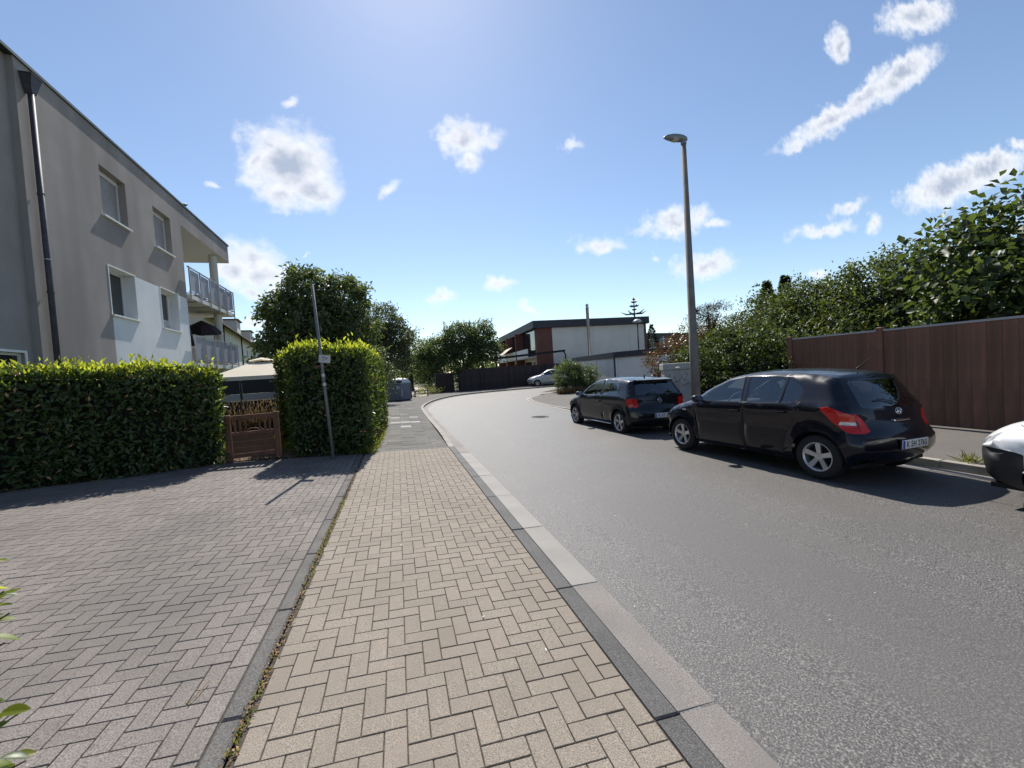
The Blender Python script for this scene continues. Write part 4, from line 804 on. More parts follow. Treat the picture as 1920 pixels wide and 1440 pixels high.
def grass(name, label, cat, base, rx, ry, n, h, mat, lean=.3, w=.012, kind=None, zf=None):
    t = thing(name, label, cat, base); a = RNG.random((n, 2))*2-1; a = a[(a**2).sum(1) < 1]; n = len(a); P = np.column_stack([a[:, 0]*rx, a[:, 1]*ry, np.zeros(n)])
    D = np.column_stack([RNG.normal(0, lean, n), RNG.normal(0, lean, n), np.ones(n)]); o = link('blades', leaf_mesh('blades', P, D, rdir(n), h*RNG.uniform(.5, 1.1, n), w, mat), t); o['kind'] = 'stuff'; t['kind'] = 'stuff'
    return t
grass('dry_grass', 'tuft of dry brownish grass at the foot of the round bush', 'grass', (10.6, 23.6, -.13), 1.1, .5, 1500, .5, 'drygrass', .35, .02)
dg = grass('ornamental_grass', 'reddish dry ornamental grass behind the garden gate', 'grass', (-3.4, 13.6, .16), 1.3, .45, 2200, .8, 'drygrass', .2, .014)
HP = np.column_stack([RNG.uniform(-1.2, 1.2, 330), RNG.uniform(-.45, .45, 330), RNG.uniform(.62, 1.0, 330)]); HP[:, 2] += (HP[:, 0] > .3)*.1
o = link('seed_heads', leaf_mesh('seed_heads', HP, rdir(330)*.45+np.array([.1, 0, 1.]), rdir(330), .13, .022, 'drygrass'), dg); o['kind'] = 'stuff'
grass('lawn_grass', 'bright green lawn seen through the garden gate', 'grass', (-2.95, 11.6, .13), .95, 1.7, 5200, .2, 'weed', .3, .014)
grass('edge_weeds', 'yellowish weeds growing along the foot of the tall hedge beside the slab footway', 'weeds', (-.56, 11.6, gz(-.5, 11.6)+.02), .14, 2.6, 1600, .24, 'weed', .6, .02)
grass('edge_weeds', 'weeds at the near corner of the tall hedge beside the beige pavers', 'weeds', (-.72, 9.5, gz(-.7, 9.5)), .22, .25, 420, .2, 'weed', .6, .02)
grass('kerb_weed', 'tuft of yellow weed growing from the right kerb beside the white car', 'weeds', (7.6, 3.75, -.1), .08, .13, 55, .2, 'weed', .8, .013)
# right-hand gardens
tree('evergreen_shrub', 'big rounded evergreen shrub rising behind the board fence', 'bush', (13.6, 9.2, 0), (1.2, .12, [(0, 0, 4), (-1, .8, 3.3), (1, -.6, 3.6)]), [(.3, -.4, 3.0, 1.5, 1.5, 1.35), (-.5, .8, 2.7, 1.3, 1.3, 1.2), (.4, -1.0, 2.0, 1.6, 1.6, 1.6), (-.9, 1.5, 1.8, 1.3, 1.3, 1.3), (-1.8, -.5, 1.7, 1.0, 1.6, 1.2), (1.3, -1.6, 2.9, 1.2, 1.3, 1.1), (-.8, 1.0, 2.9, 1.0, 1.0, 1.0)], 1500, 40, .15, .105, .058, 'shrub', up=.3, nbranch=30, shell=.3)
tree('dark_shrub', 'dark evergreen shrub left of the big rounded shrub behind the fence', 'bush', (14.6, 13.2, 0), (1, .1, [(0, 0, 3.6)]), [(0, 0, 2.6, 1.2, 1.2, 1.5), (.6, -1, 1.6, 1.3, 1.3, 1.5), (-.7, -.6, 1.4, 1.2, 1.2, 1.3)], 400, 34, .17, .13, .06, 'ivy', up=.2)
tree('fig_tree', 'large leaved fig tree hanging over the right end of the board fence', 'tree', (12.1, 4.6, 0), (1.3, .09, [(.1, .6, 4.4), (-.4, 1.4, 3.6), (.8, -.4, 4.6), (-1.2, .2, 3)]), [(.3, .6, 3.6, 1.0, 1.0, .95), (-.5, 1.3, 3.2, .85, .75, .8), (.9, -.5, 4.0, 1.2, 1.1, 1.1), (-.7, .4, 2.5, 1.0, 1.2, .8), (.5, 1.2, 2.3, 1.1, 1.1, .9), (-.6, -.8, 2.6, 1, 1.1, .9)], 620, 15, .2, .17, .13, 'fig', droop=.5, up=.4, nbranch=40)
tree('ivy_mound', 'ivy covered mound of hedge between the lamp mast and the board fence', 'hedge', (9.9, 10.3, -.05), (.6, .08, [(0, 0, 1.6), (.5, -1, 1.5), (-.3, 1.4, 1.4)]), [(.3, .9, 1.2, 1.0, 1.1, 1.25), (.4, -.3, 1.25, .9, 1.0, 1.15), (.7, -1.4, 1.05, .9, 1.0, .95), (.3, .2, .5, 1.0, 1.9, .6), (1.2, .7, 1.9, 1.0, 1.0, .85), (-.1, 1.9, .9, .7, .7, .9)], 900, 36, .11, .09, .06, 'ivy', up=.25, droop=.3, nbranch=10, shell=.7)
tree('photinia_bush', 'red tipped photinia shrub behind the junction cabinet', 'bush', (10.9, 14.0, -.05), (.6, .06, [(0, 0, 1.8)]), [(-.4, 0, 1.6, .95, .9, .9), (.7, .1, 2.0, .95, .9, .95), (0, -.1, .8, 1.1, .8, .8), (1.5, .2, 2.0, .9, .9, 1.0)], 420, 26, .12, .1, .04, 'photinia', up=.15)
tree('laurel_thicket', 'light green thicket behind the ivy mound and the fence post', 'bush', (13.2, 11.6, 0), None, [(-1.8, .3, 1.3, 1.2, 1.2, .75), (-.6, -.6, 1.3, 1.3, 1.3, .8), (-2.4, 1.5, 1.2, 1.0, 1.0, .9)], 380, 34, .14, .11, .055, 'shrub', up=.3, shell=.35)
def conifer(name, label, base, h, r, n, mat='conifer', ragged=.25, cone=True):
    t = thing(name, label, 'tree', base); z = RNG.random(n)**.8; a = RNG.random(n)*2*PI; tier = .75+.35*np.abs(np.sin(z*h*2.4)); rr = r*(1-z)*tier*(1+ragged*RNG.normal(size=n)) if cone else r*np.sin(np.clip(z*1.05+.02, 0, 1)*PI)**.6*(1+.1*RNG.normal(size=n))
    rr *= RNG.random(n)**.3; P = np.column_stack([rr*np.cos(a), rr*np.sin(a), .3+z*(h-.3)]); D = np.column_stack([np.cos(a), np.sin(a), RNG.normal(.2, .35, n)])
    o = link('crown', leaf_mesh('crown', P, D, rdir(n)+np.array([0, 0, 1]), h*.05, h*.016, mat), t); o['kind'] = 'stuff'; MB().tube([(0, 0, 0), (0, 0, h*.95)], [r*.08, .015], 7).build('trunk', 'bark', t, True); return t
conifer('conifer_tree', 'left of the two spiky conifers above the ivy mound', (27.5, 25, 0), 7.0, 1.7, 3000, 'shrub', .3)
conifer('conifer_tree', 'right of the two spiky conifers, with the sharper top', (30.8, 26.3, 0), 7.7, 1.6, 3000, 'conifer', .2)
conifer('cypress_tree', 'slim dark cypress beside the second flat roofed house', (33.2, 48.1, -.05), 6.5, .65, 1400, 'conifer', .1, False)
ce = tree('cedar_tree', 'dark flat layered cedar just right of the lamp mast', 'tree', (29.6, 33.6, 0), (3.5, .25, [(0, 0, 6.6), (1.4, 0, 6)]), [(0, 0, 6.2, 1.4, 1.2, .4), (1.2, 0, 6.5, 1.1, 1, .35), (-.6, 0, 5.4, 1.7, 1.3, .45), (1.2, 0, 5.2, 1.5, 1.3, .4), (0, 0, 4.2, 2, 1.6, .7), (-.3, 0, 3, 2, 1.6, .8)], 320, 22, .2, .2, .06, 'conifer', nbranch=12)
tree('back_garden_trees', 'distant dark green trees between the conifers and the big shrub', 'tree', (33, 22, 0), (1.5, .2, [(0, 0, 4)]), [(0, 0, 2.2, 2.5, 2.5, 1.7), (-3, 5, 1.8, 2.6, 2.6, 1.7), (2, -3.5, 2.4, 2.2, 2.2, 1.8), (-6, 9, 1.6, 2.4, 2.4, 1.6)], 330, 22, .3, .26, .12, 'ivy')
t = thing('distant_trees', 'low belt of distant trees closing the horizon behind the bend', 'trees', (10, 95, -.05)); c, P, U = foliage([(x, RNG.normal(0, 6), 2.0, 5, 4, random.uniform(2.2, 3.6)) for x in range(-95, 120, 6)], 1500, 10, .8); n = len(P)
t['kind'] = 'stuff'; o = link('foliage', leaf_mesh('foliage', P, rdir(n), rdir(n)+np.array([0, 0, .6]), 1.0, .6, 'chestnut'), t); o['kind'] = 'stuff'
mp = thing('monkey_puzzle_tree', 'bare spiky top of a monkey puzzle tree above the flat roofed house', 'tree', (34, 53.2, -.05))
MB().tube([(0, 0, 0), (0, 0, 11.1)], [.3, .05], 8).build('trunk', 'conifer', mp)
for z, r_ in ((8.7, 1.9), (9.3, .35), (9.8, .75), (10.4, .45), (10.8, .25)):
    for k in range(5):
        a = k*2*PI/5+z; MB().tube([(0, 0, z), (r_*.6*math.cos(a), r_*.6*math.sin(a), z+.02), (r_*math.cos(a), r_*math.sin(a), z+r_*.22)], [.1, .12, .03], 6).build('branch', 'conifer', mp)
# near shrub poking in at the left edge of the driveway
ns = thing('driveway_shrub', 'few bright green leafy twigs poking in at the lower left edge', 'shrub', (-1.5, .85, gz(-1.5, .9)))
for k, (x, y, z) in enumerate([(.485, .69, 1.06), (.5, .69, .97), (.5, .7, .9), (.49, .69, .82), (.46, .68, .52), (.53, .66, .48), (.5, .7, .6)]):
    ox, oy = random.gauss(.12, .04), random.gauss(.45, .05); cv = [Vector((ox, oy, 0)).lerp(Vector((ox+.05, oy+.1, z*.9)), q)*(1-q)+Vector((ox+.05, oy+.1, z*.9)).lerp(Vector((x-.06, y, z)), q)*q for q in np.linspace(0, 1, 8)]
    MB().tube(cv, list(np.linspace(.007, .0025, 8)), 5).build('twig', 'bark', ns)
    n = 18; qs = np.concatenate([np.full(7, 1.), np.linspace(.3, .95, 11)]); P = np.array([(Vector((x-.1-.02*random.randrange(6), y, z)) if q == 1 else cv[int(q*7)])+Vector((random.gauss(0, .015), random.gauss(0, .02), random.gauss(0, .025))) for q in qs]); D = np.column_stack([np.where(qs == 1, .9, RNG.normal(0, .8, n)), RNG.normal(-.3, .5, n), RNG.normal(.1, .35, n)])
    for j in range(n):
        d_ = Vector(D[j]).normalized(); s_ = d_.cross(Vector((random.gauss(0, .5), random.gauss(0, .5), 1))).normalized(); u_ = s_.cross(d_); ll = random.uniform(.045, .07); V = []
        for q in np.linspace(0, 1, 6):
            w_ = ll*.24*math.sin(PI*min(1, q*.92+.04))**.8; c_ = Vector(P[j])+d_*(ll*q)-u_*(ll*.25*q*q); V += [c_-s_*w_+u_*w_*.35, c_, c_+s_*w_+u_*w_*.35]
        MB().add(V, [f for i in range(5) for f in ((3*i, 3*i+1, 3*i+4, 3*i+3), (3*i+1, 3*i+2, 3*i+5, 3*i+4))]).build('leaf', 'hedge_sunlit' if random.random() < .6 else 'hedge', ns, True)  # random mix of sunlit and dark leaf colours
# dead leaves and crumbs along the paving edge and under the hedge
lt = thing('leaf_litter', 'dry leaf crumbs lying along the joint between driveway and beige pavers', 'leaf litter'); lt.matrix_world = RG.to_4x4()
n = 900; P = np.column_stack([RNG.normal(-.716, .014, n), .6+8.4*RNG.random(n)**1.1, RNG.uniform(.001, .012, n)]); D = rdir(n); D[:, 2] *= .25; nn = rdir(n)*.5+np.array([0, 0, 1])
o = link('crumbs', leaf_mesh('crumbs', P, D, nn, RNG.uniform(.012, .03, n), RNG.uniform(.006, .014, n), 'litter'), lt); o['kind'] = 'stuff'
n = 340; P = np.column_stack([RNG.normal(-.715, .012, n), RNG.choice([2.15, 3.9, 4.6, 5.6], n)+RNG.normal(0, .3, n), np.zeros(n)]); o = link('moss', leaf_mesh('moss', P, rdir(n)+np.array([0, 0, .8]), rdir(n), .025, .01, 'weed'), lt); o['kind'] = 'stuff'
l2 = thing('leaf_litter', 'brown fallen leaves lying under the long hedge and the gate', 'leaf litter'); n = 650
a = RNG.random(n); x = -8.5+7.6*a; y = np.array([hline(v) for v in x])-np.abs(RNG.normal(0, .22, n))+.25; z = np.array([gz(p, q) for p, q in zip(x, y)])+RNG.uniform(.018, .03, n); D = rdir(n); D[:, 2] *= .2
o = link('leaves', leaf_mesh('leaves', np.column_stack([x, y, z]), D, rdir(n)*.4+np.array([0, 0, 1]), .06, .028, 'litter'), l2); o['kind'] = 'stuff'
l3 = thing('paper_scraps', 'tiny pale scraps scattered on road and pavers', 'litter'); n = 22
x = RNG.uniform(-2.5, 5, n); y = 1.3+6*RNG.random(n)**1.5; z = np.array([gz(p, q) for p, q in zip(x, y)])+.012; D = rdir(n); D[:, 2] *= .1
o = link('scraps', leaf_mesh('scraps', np.column_stack([x, y, z]), D, rdir(n)*.2+np.array([0, 0, 1]), RNG.uniform(.008, .03, n), .007, 'white'), l3); o['kind'] = 'stuff'
MB().tube([(-1.02, 2.35, .006+.05), (-1.0, 2.42, .058), (-.985, 2.5, .055)], .0025, 5).build('twig', 'litter', l2)

for o in C.objects:
    if o.parent is None and o.name.split('.')[0] in ('background_trees', 'back_garden_trees', 'leaf_litter', 'paper_scraps', 'roadside_weeds'): o['kind'] = 'stuff'
    if o.parent is None and o.name.split('.')[0] in ('bollard', 'conifer_tree', 'laurel_hedge', 'parasol', 'flat_roof_house'): o['group'] = {'bollard': 'wooden bollards by the path', 'conifer_tree': 'spiky conifers behind the gardens', 'laurel_hedge': 'clipped laurel hedges', 'parasol': 'parasols on the lower balcony', 'flat_roof_house': 'flat roofed brick houses'}[o.name.split('.')[0]]
# ------------------------------------------------------------------ cars
def catmull(P, n):       # P (k,4) -> dense
    P = np.array(P, float); out = []; marks = []
    for i in range(len(P)-1):
        a, b, c, d = P[max(i-1, 0)], P[i], P[i+1], P[min(i+2, len(P)-1)]; marks.append(len(out))
        for t in np.arange(n)/n: out.append(.5*(2*b+(c-a)*t+(2*a-5*b+4*c-d)*t*t+(3*b-a-3*c+d)*t**3))
    marks.append(len(out)); out.append(P[-1]); return np.array(out), marks
def rpoly(poly, r, n=4):   # rounded polygon
    out = []; k = len(poly)
    for i in range(k):
        p, a, b = np.array(poly[i], float), np.array(poly[i-1], float), np.array(poly[(i+1) % k], float)
        ra = min(r, .45*np.linalg.norm(a-p)); rb = min(r, .45*np.linalg.norm(b-p)); s = p+(a-p)/np.linalg.norm(a-p)*ra; e = p+(b-p)/np.linalg.norm(b-p)*rb
        for t in np.linspace(0, 1, n): out.append(tuple((1-t)**2*s+2*t*(1-t)*p+t*t*e))
    return out
def cdt_regions(domain, regions, step):
    polys = [domain]+[r[1] for r in regions]; V, Ed = [], []
    for poly in polys:
        o = len(V); V += [Vector(p) for p in poly]; Ed += [(o+i, o+(i+1) % len(poly)) for i in range(len(poly))]
    A = np.array(domain); x = A[:, 0].min()
    while x < A[:, 0].max():
        y = A[:, 1].min()
        while y < A[:, 1].max():
            if inpoly(x, y, domain): V.append(Vector((x+.0007, y+.0011)))
            y += step
        x += step
    vs, _, fs, *_ = geometry.delaunay_2d_cdt(V, Ed, [], 0, 1e-6); vs = np.array([(v.x, v.y) for v in vs]); res = {'body': []}
    for r in regions: res.setdefault(r[0], [])
    for f in fs:
        if len(f) != 3: continue
        c = vs[list(f)].mean(0)
        if not inpoly(c[0], c[1], domain): continue
        for nme, poly in regions:
            if inpoly(c[0], c[1], poly): res[nme].append(tuple(f)); break
        else: res['body'].append(tuple(f))
    return vs, res
def allnormals(P3, tris, flip):
    T = np.array(tris); n = np.cross(P3[T[:, 1]]-P3[T[:, 0]], P3[T[:, 2]]-P3[T[:, 0]]); A = np.zeros_like(P3)
    for k in range(3): np.add.at(A, T[:, k], n)
    A /= np.maximum(np.linalg.norm(A, axis=1, keepdims=True), 1e-9); return -A if flip else A
def submesh(name, mat, P3, tris, parent, flip=False, split=True, NR=None):
    if not tris: return None
    if split:
        par_ = {}
        def fd(a):
            while par_.setdefault(a, a) != a: par_[a] = par_[par_[a]]; a = par_[a]
            return a
        for t in tris: par_[fd(t[0])] = fd(t[1]); par_[fd(t[1])] = fd(t[2])
        gr = {}
        for t in tris: gr.setdefault(fd(t[0]), []).append(t)
        if len(gr) > 1: return [submesh(name, mat, P3, g, parent, flip, NR=NR) for g in gr.values()][0]
    idx = sorted({i for t in tris for i in t}); mp = {k: i for i, k in enumerate(idx)}
    F = [tuple(mp[i] for i in (t[::-1] if flip else t)) for t in tris]
    me = fast_mesh(name, P3[idx], np.array(F), mat, True)
    if NR is not None: me.normals_split_custom_set_from_vertices(NR[idx].tolist())
    return link(name, me, parent)
class Car:
    def __init__(s, name, label, loc, yaw, roll, spec, paint, detail=1, group=None):
        s.t = thing(name, label, 'car', loc, 0, group); s.t.rotation_euler = (0, roll, yaw); s.sp = spec; s.paint = paint
        pr, s.marks = catmull(spec['profile'], 7); s.P = pr; d = np.gradient(pr[:, :2], axis=0); d /= np.linalg.norm(d, axis=1, keepdims=True)
        s.N = np.column_stack([-d[:, 1], d[:, 0]]); s.E = pr[:, :2]-s.N*pr[:, 2:3]; s.arc = np.concatenate([[0], np.cumsum(np.linalg.norm(np.diff(pr[:, :2], axis=0), axis=1))])
        s.ra = spec['rear_axle']; s.fa = spec['front_axle']; s.step = .07 if detail else .12
        s.build()
    def Wraw(s, x, z):
        sp = s.sp; w = sp['W']*np.interp(x, sp['plan'][0], sp['plan'][1]); zb = np.interp(x, *sp['belt'])
        up = np.clip(z-zb, 0, None); y = w-np.where(up > 0, np.minimum(up/.05, 1)*sp.get('shoulder', .025), 0)-up*sp['tumble']
        lo = np.clip(.48-z, 0, None); y = y-.10*(lo/.28)**2
        y = y+.012*np.exp(-((z-(zb-.06))/.035)**2)
        for ax in (s.ra, s.fa):
            r = np.hypot(x-ax, z-sp['tyre']); y = y+.016*np.exp(-((r-sp['arch'])/.05)**2)*(z < zb)
        return y
    def W(s, x, z):
        y = s.Wraw(x, z); E = s.E; a, b = E[:-1], E[1:]; ab = b-a; L2 = (ab**2).sum(1)+1e-12
        p = np.column_stack([x, z])[:, None, :]; t = np.clip(((p-a)*ab).sum(2)/L2, 0, 1); q = a+t[..., None]*ab; D = np.hypot(*(p-q).transpose(2, 0, 1)); k = D.argmin(1); d = D[np.arange(len(k)), k]
        r = s.P[k, 3]*(1-t[np.arange(len(k)), k])+s.P[k+1, 3]*t[np.arange(len(k)), k]; dd = np.clip(r-d, 0, None)
        return y-(r-np.sqrt(np.clip(r*r-dd*dd, 0, None)))
    def side3(s, V, side, off=0.):
        y = s.W(V[:, 0], V[:, 1])+off; return np.column_stack([side*y, s.ra-V[:, 0], V[:, 1]])
    def strip3(s, V, off=0.):      # V: (arc, v)
        k = V[:, 0]; v = V[:, 1]; g = lambda c: np.interp(k, s.arc, c)
        px_, pz, c = g(s.P[:, 0]), g(s.P[:, 1]), g(s.P[:, 2]); nx, nz = g(s.N[:, 0]), g(s.N[:, 1]); we = g(s.We); q = np.abs(v)**2.3
        return np.column_stack([v*we, s.ra-(px_-nx*c*q+nx*off), pz-nz*c*q+nz*off])
    def arc_at(s, i): return s.arc[s.marks[i]]
    def build(s):
        sp, t = s.sp, s.t; s.We = s.Wraw(s.E[:, 0], s.E[:, 1])-s.P[:, 3]
        # side skin
        zl = sp.get('sill', .2); R_ = sp['arch']; zc = sp['tyre']; a0 = math.asin(max(-1, min(1, (zl-zc)/R_)))
        bot = []
        for ax in (s.ra, s.fa):
            bot += [(ax+R_*math.cos(u), zc+R_*math.sin(u)) for u in np.linspace(a0, PI-a0, 22)]
        dom = [tuple(p) for p in s.E]+[p for p in bot if True]
        dom = [dom[0]]+[p for i, p in enumerate(dom[1:]) if math.hypot(p[0]-dom[i][0], p[1]-dom[i][1]) > .004]
        regs = [(n, [tuple(p) for p in rpoly(pl, r)]) for n, pl, r in sp['side']]
        vs, res = cdt_regions(dom, regs, s.step)
        mats = sp['mats']
        s.doors = {}
        for side in (-1, 1):
            P3 = s.side3(vs, side); NR = allnormals(P3, [f for g in res.values() for f in g], side > 0); b = submesh('body_side', s.paint, P3, res['body'], t, side > 0, NR=NR); own = {}
            for nme in sorted({r[0] for r in regs}, key=lambda q: not q.startswith('door')):
                mt, part, par = mats[nme]; parent = own.get(par, t)
                o = submesh(part, mt or s.paint, P3, res[nme], parent, side > 0, NR=NR); own[nme] = o
                if nme.startswith('door') and o:
                    hx, hz = sp['handles'][nme]; q = s.side3(np.array([[hx, hz], [hx+.15, hz]]), side, .03); MB().bar(q[0], q[1], .02, .03).build('handle', sp.get('handlemat', s.paint), o, bevel=.006)
            for ln_ in sp['seams']:       # shut lines
                A = np.array(ln_, float); A = np.concatenate([np.linspace(A[i], A[i+1], 12)[:-1] for i in range(len(A)-1)]+[A[-1:]]); tn = np.gradient(A, axis=0); tn /= np.linalg.norm(tn, axis=1, keepdims=True); nn = np.column_stack([-tn[:, 1], tn[:, 0]])*.0035
                Q = np.concatenate([s.side3(A+nn, side, .0015), s.side3(A-nn, side, .0015)]); n = len(A); F = [(i, i+1, n+i+1, n+i) for i in range(n-1)]
                link('shut_line', fast_mesh('shut_line', Q, np.array(F), 'black'), t)
        # top strip from bumper to bumper
        Lt = s.arc[-1]; dom = [(u, -1.) for u in np.linspace(0, Lt, len(s.arc))]+[(u, 1.) for u in np.linspace(Lt, 0, len(s.arc))]
        dom = [(u, -1.) for u in s.arc]+[(u, 1.) for u in s.arc[::-1]]
        regs = []
        for nme, pts, r in sp['strip']:
            pts = [((s.arc_at(int(i))+(s.arc_at(min(int(i)+1, len(s.marks)-1))-s.arc_at(int(i)))*(i-int(i))), v) for i, v in pts]; regs.append((nme, [tuple(p) for p in rpoly(pts, r)]))
        vs, res = cdt_regions(dom, regs, s.step*1.05); P3 = s.strip3(vs); NR = allnormals(P3, [f for g in res.values() for f in g], False)
        submesh('body_top', s.paint, P3, res['body'], t, NR=NR)
        for nme in sorted({r[0] for r in regs}):
            mt, part, _ = mats[nme]; submesh(part, mt or s.paint, P3, res[nme], t, NR=NR)
        # floor pan, wheel housings
        Wm = sp['W']
        fl = MB(); fl.box(-Wm*.86, Wm*.86, s.ra-s.P[-1, 0]+.12, s.ra-s.P[0, 0]-.12, .19, .24); fl.build('floor_pan', 'black', t)
        for ax in (s.ra, s.fa):
            for sd_ in (-1, 1):
                m = MB(); n = 16; yo, yi = Wm*.985-.03, Wm*.6; V = []
                for u in np.linspace(a0, PI-a0, n): V += [(sd_*yo, s.ra-(ax+(R_-.004)*math.cos(u)), zc+(R_-.004)*math.sin(u)), (sd_*yi, s.ra-(ax+(R_-.004)*math.cos(u)), zc+(R_-.004)*math.sin(u))]
                m.add(V, [(2*i, 2*i+1, 2*i+3, 2*i+2) for i in range(n-1)]+[tuple(range(1, 2*n, 2))]); m.build('wheel_housing', 'black', t)
        # wheels
        cache = {}
        for ax in (s.ra, s.fa):
            for sd_ in (-1, 1):
                r = sp['tyre']; rr = sp['rim']; wt = .1
                if 't' not in cache:
                    cache['t'] = MB().lathe([(rr-.01, -.09), (rr+.02, -.098), (r-.035, -.1), (r-.01, -.085), (r, -.06), (r, .06), (r-.01, .085), (r-.035, .1), (rr+.02, .098), (rr-.01, .09)], 40, 'x').mesh('tyre', 'rubber', True)
                    rim = MB(); rim.lathe([(rr+.004, .09), (rr-.012, .094), (rr-.025, .078), (rr-.03, -.08)], 40, 'x')
                    ns = sp['spokes']; rim.lathe([(0, .062), (.03, .062), (.055, .055), (.062, .03)], 24, 'x')
                    for k in range(ns):
                        a = 2*PI*k/ns+.3
                        for dd in ([0] if sp['spoke_w'] > .03 else [-.1, .1]):
                            c1, s1 = math.cos(a+dd*.6), math.sin(a+dd*.6); c2, s2 = math.cos(a+dd*1.3), math.sin(a+dd*1.3); w0, w1 = sp['spoke_w']*.8, sp['spoke_w']; p0, p1 = .035, rr-.018
                            V = [];
                            for (c_, s_, p_, w_, x_) in ((c1, s1, p0, w0, .056), (c2, s2, p1, w1, .084)):
                                for e, dx in ((-1, 0), (1, 0), (1, -.03), (-1, -.03)): V.append((x_+dx, c_*p_-s_*w_*e, s_*p_+c_*w_*e))
                            rim.add(V, [(0, 1, 5, 4), (1, 2, 6, 5), (3, 0, 4, 7), (2, 3, 7, 6), (4, 5, 6, 7), (0, 3, 2, 1)])
                    cache['r'] = rim.mesh('rim', sp.get('rimmat', 'alloy')); cache['d'] = MB().lathe([(0, .0), (rr-.03, .0), (rr-.03, -.01)], 32, 'x').mesh('brake_disc', 'black')
                yw = sp['W']-.012-wt
                w = link('wheel', cache['t'], t); w.location = (sd_*yw, s.ra-ax, r); w.rotation_euler = (0, 0, 0 if sd_ > 0 else PI)
                link('rim', cache['r'], w); link('brake_disc', cache['d'], w)
        # mirrors
        mx, mz = sp['mirror']
        for sd_ in (-1, 1):
            y0 = float(s.W(np.array([mx]), np.array([mz]))[0]); o = MB(); n = 12; rows = [(.03, .35), (.0, .8), (-.05, 1), (-.1, .95), (-.125, .7)]; V = []
            for dy, k in rows:
                for i in range(n): a = 2*PI*i/n; V.append((sd_*(y0+.13+.1*k*math.copysign(abs(math.cos(a))**.7, math.cos(a))), s.ra-mx+dy+.06, mz+.065+.065*k*math.copysign(abs(math.sin(a))**.7, math.sin(a))))
            o.add(V, [(i*n+k, i*n+(k+1) % n, (i+1)*n+(k+1) % n, (i+1)*n+k) for i in range(4) for k in range(n)]+[tuple(range(n))[::-1], tuple(range(4*n, 5*n))]); mo = o.build('mirror', s.paint, t, True)
            MB().bar((sd_*(y0-.01), s.ra-mx, mz+.01), (sd_*(y0+.08), s.ra-mx, mz+.04), .05, .03).build('mirror_foot', 'black', mo)
            MB().lathe([(0, 0), (.055, 0)], 14, 'y', (sd_*(y0+.13), s.ra-mx-.066, mz+.065)).build('mirror_glass', 'chrome', mo)
        # interior
        yr = lambda x: s.ra-x
        for sx_ in (-.36, .36):
            q = MB(); q.box(sx_-.24, sx_+.24, yr(sp['seat']+.1), yr(sp['seat']-.42), .38, .55); q.build('seat', 'interior', t, bevel=.05)
            q = MB(); x0 = sp['seat']; q.add([(sx_-.23, yr(x0), .55), (sx_+.23, yr(x0), .55), (sx_+.2, yr(x0+.2), 1.08), (sx_-.2, yr(x0+.2), 1.08), (sx_-.23, yr(x0+.14), .5), (sx_+.23, yr(x0+.14), .5), (sx_+.18, yr(x0+.28), 1.06), (sx_-.18, yr(x0+.28), 1.06)], [(0, 1, 2, 3), (5, 4, 7, 6), (3, 2, 6, 7), (0, 3, 7, 4), (2, 1, 5, 6)]); q.build('seat_back', 'interior', t, bevel=.04)
            MB().box(sx_-.12, sx_+.12, yr(x0+.32), yr(x0+.22), 1.1, 1.27).build('headrest', 'interior', t, bevel=.04)
        MB().box(-.62, .62, yr(sp['seat']+.98), yr(sp['seat']+.84), .5, 1.05).build('rear_seat', 'interior', t, bevel=.05)
        for sx_ in (-.38, .38): MB().box(sx_-.12, sx_+.12, yr(sp['seat']+1.0), yr(sp['seat']+.9), 1.06, 1.18).build('headrest', 'interior', t, bevel=.03)
        MB().box(-.66, .66, yr(sp['dash']+.4), yr(sp['dash']-.1), .72, .92).build('dashboard', 'interior', t, bevel=.06)
        sw_ = MB(); c0 = Vector((-.36, yr(sp['dash']+.56), .93)); a_ = Vector((1, 0, 0)); b_ = Vector((0, -.42, .9)).normalized()
        ring = [c0+a_*(.185*math.cos(u))+b_*(.185*math.sin(u)) for u in np.linspace(0, 2*PI, 25)]; sw_.tube(ring, .014, 8, False)
        for u in (0, PI, -PI/2): sw_.tube([c0, c0+a_*(.18*math.cos(u))+b_*(.18*math.sin(u))], .012, 6)
        sw_.build('steering_wheel', 'interior_light', t, True)
    def at_profile(s, z, rear=True):
        k = np.argmax(s.P[:, 1]); Z = s.P[k:, 1]; X = s.P[k:, 0]; i = np.argmin(np.abs(Z-z)); return X[i]
    def plate(s, z, text, width=.52, height=.112, tilt=.05):
        x = s.at_profile(z); o = MB().box(-width/2, width/2, -.012, 0, -height/2, height/2).build('number_plate', 'plate', s.t, bevel=.004); o.location = (0, s.ra-x-.012, z); o.rotation_euler = (tilt, 0, 0)
        MB().box(-width/2+.002, -width/2+.042, -.0135, -.0122, -height/2+.004, height/2-.004).build('blue_band', 'plate_blue', o)
        cu = bpy.data.curves.new('plate_text', 'FONT'); cu.body = text; cu.size = .105; cu.align_x = 'CENTER'; cu.align_y = 'CENTER'; cu.extrude = .0006; cu.offset = .0012; cu.space_character = 1.12
        tmp = bpy.data.objects.new('tmp', cu); C.objects.link(tmp); dg = bpy.context.evaluated_depsgraph_get(); me = bpy.data.meshes.new_from_object(tmp.evaluated_get(dg)); bpy.data.objects.remove(tmp)
        me.materials.clear(); me.materials.append(M['black']); q = link('plate_text', me, o); q.rotation_euler = (PI/2, 0, 0); q.location = (.022, -.0135, -.002); q.scale = (.82, 1, 1)
        fr_ = MB().box(-width/2-.008, width/2+.008, .0, .012, -height/2-.01, height/2+.008).build('plate_holder', 'plastic', o)
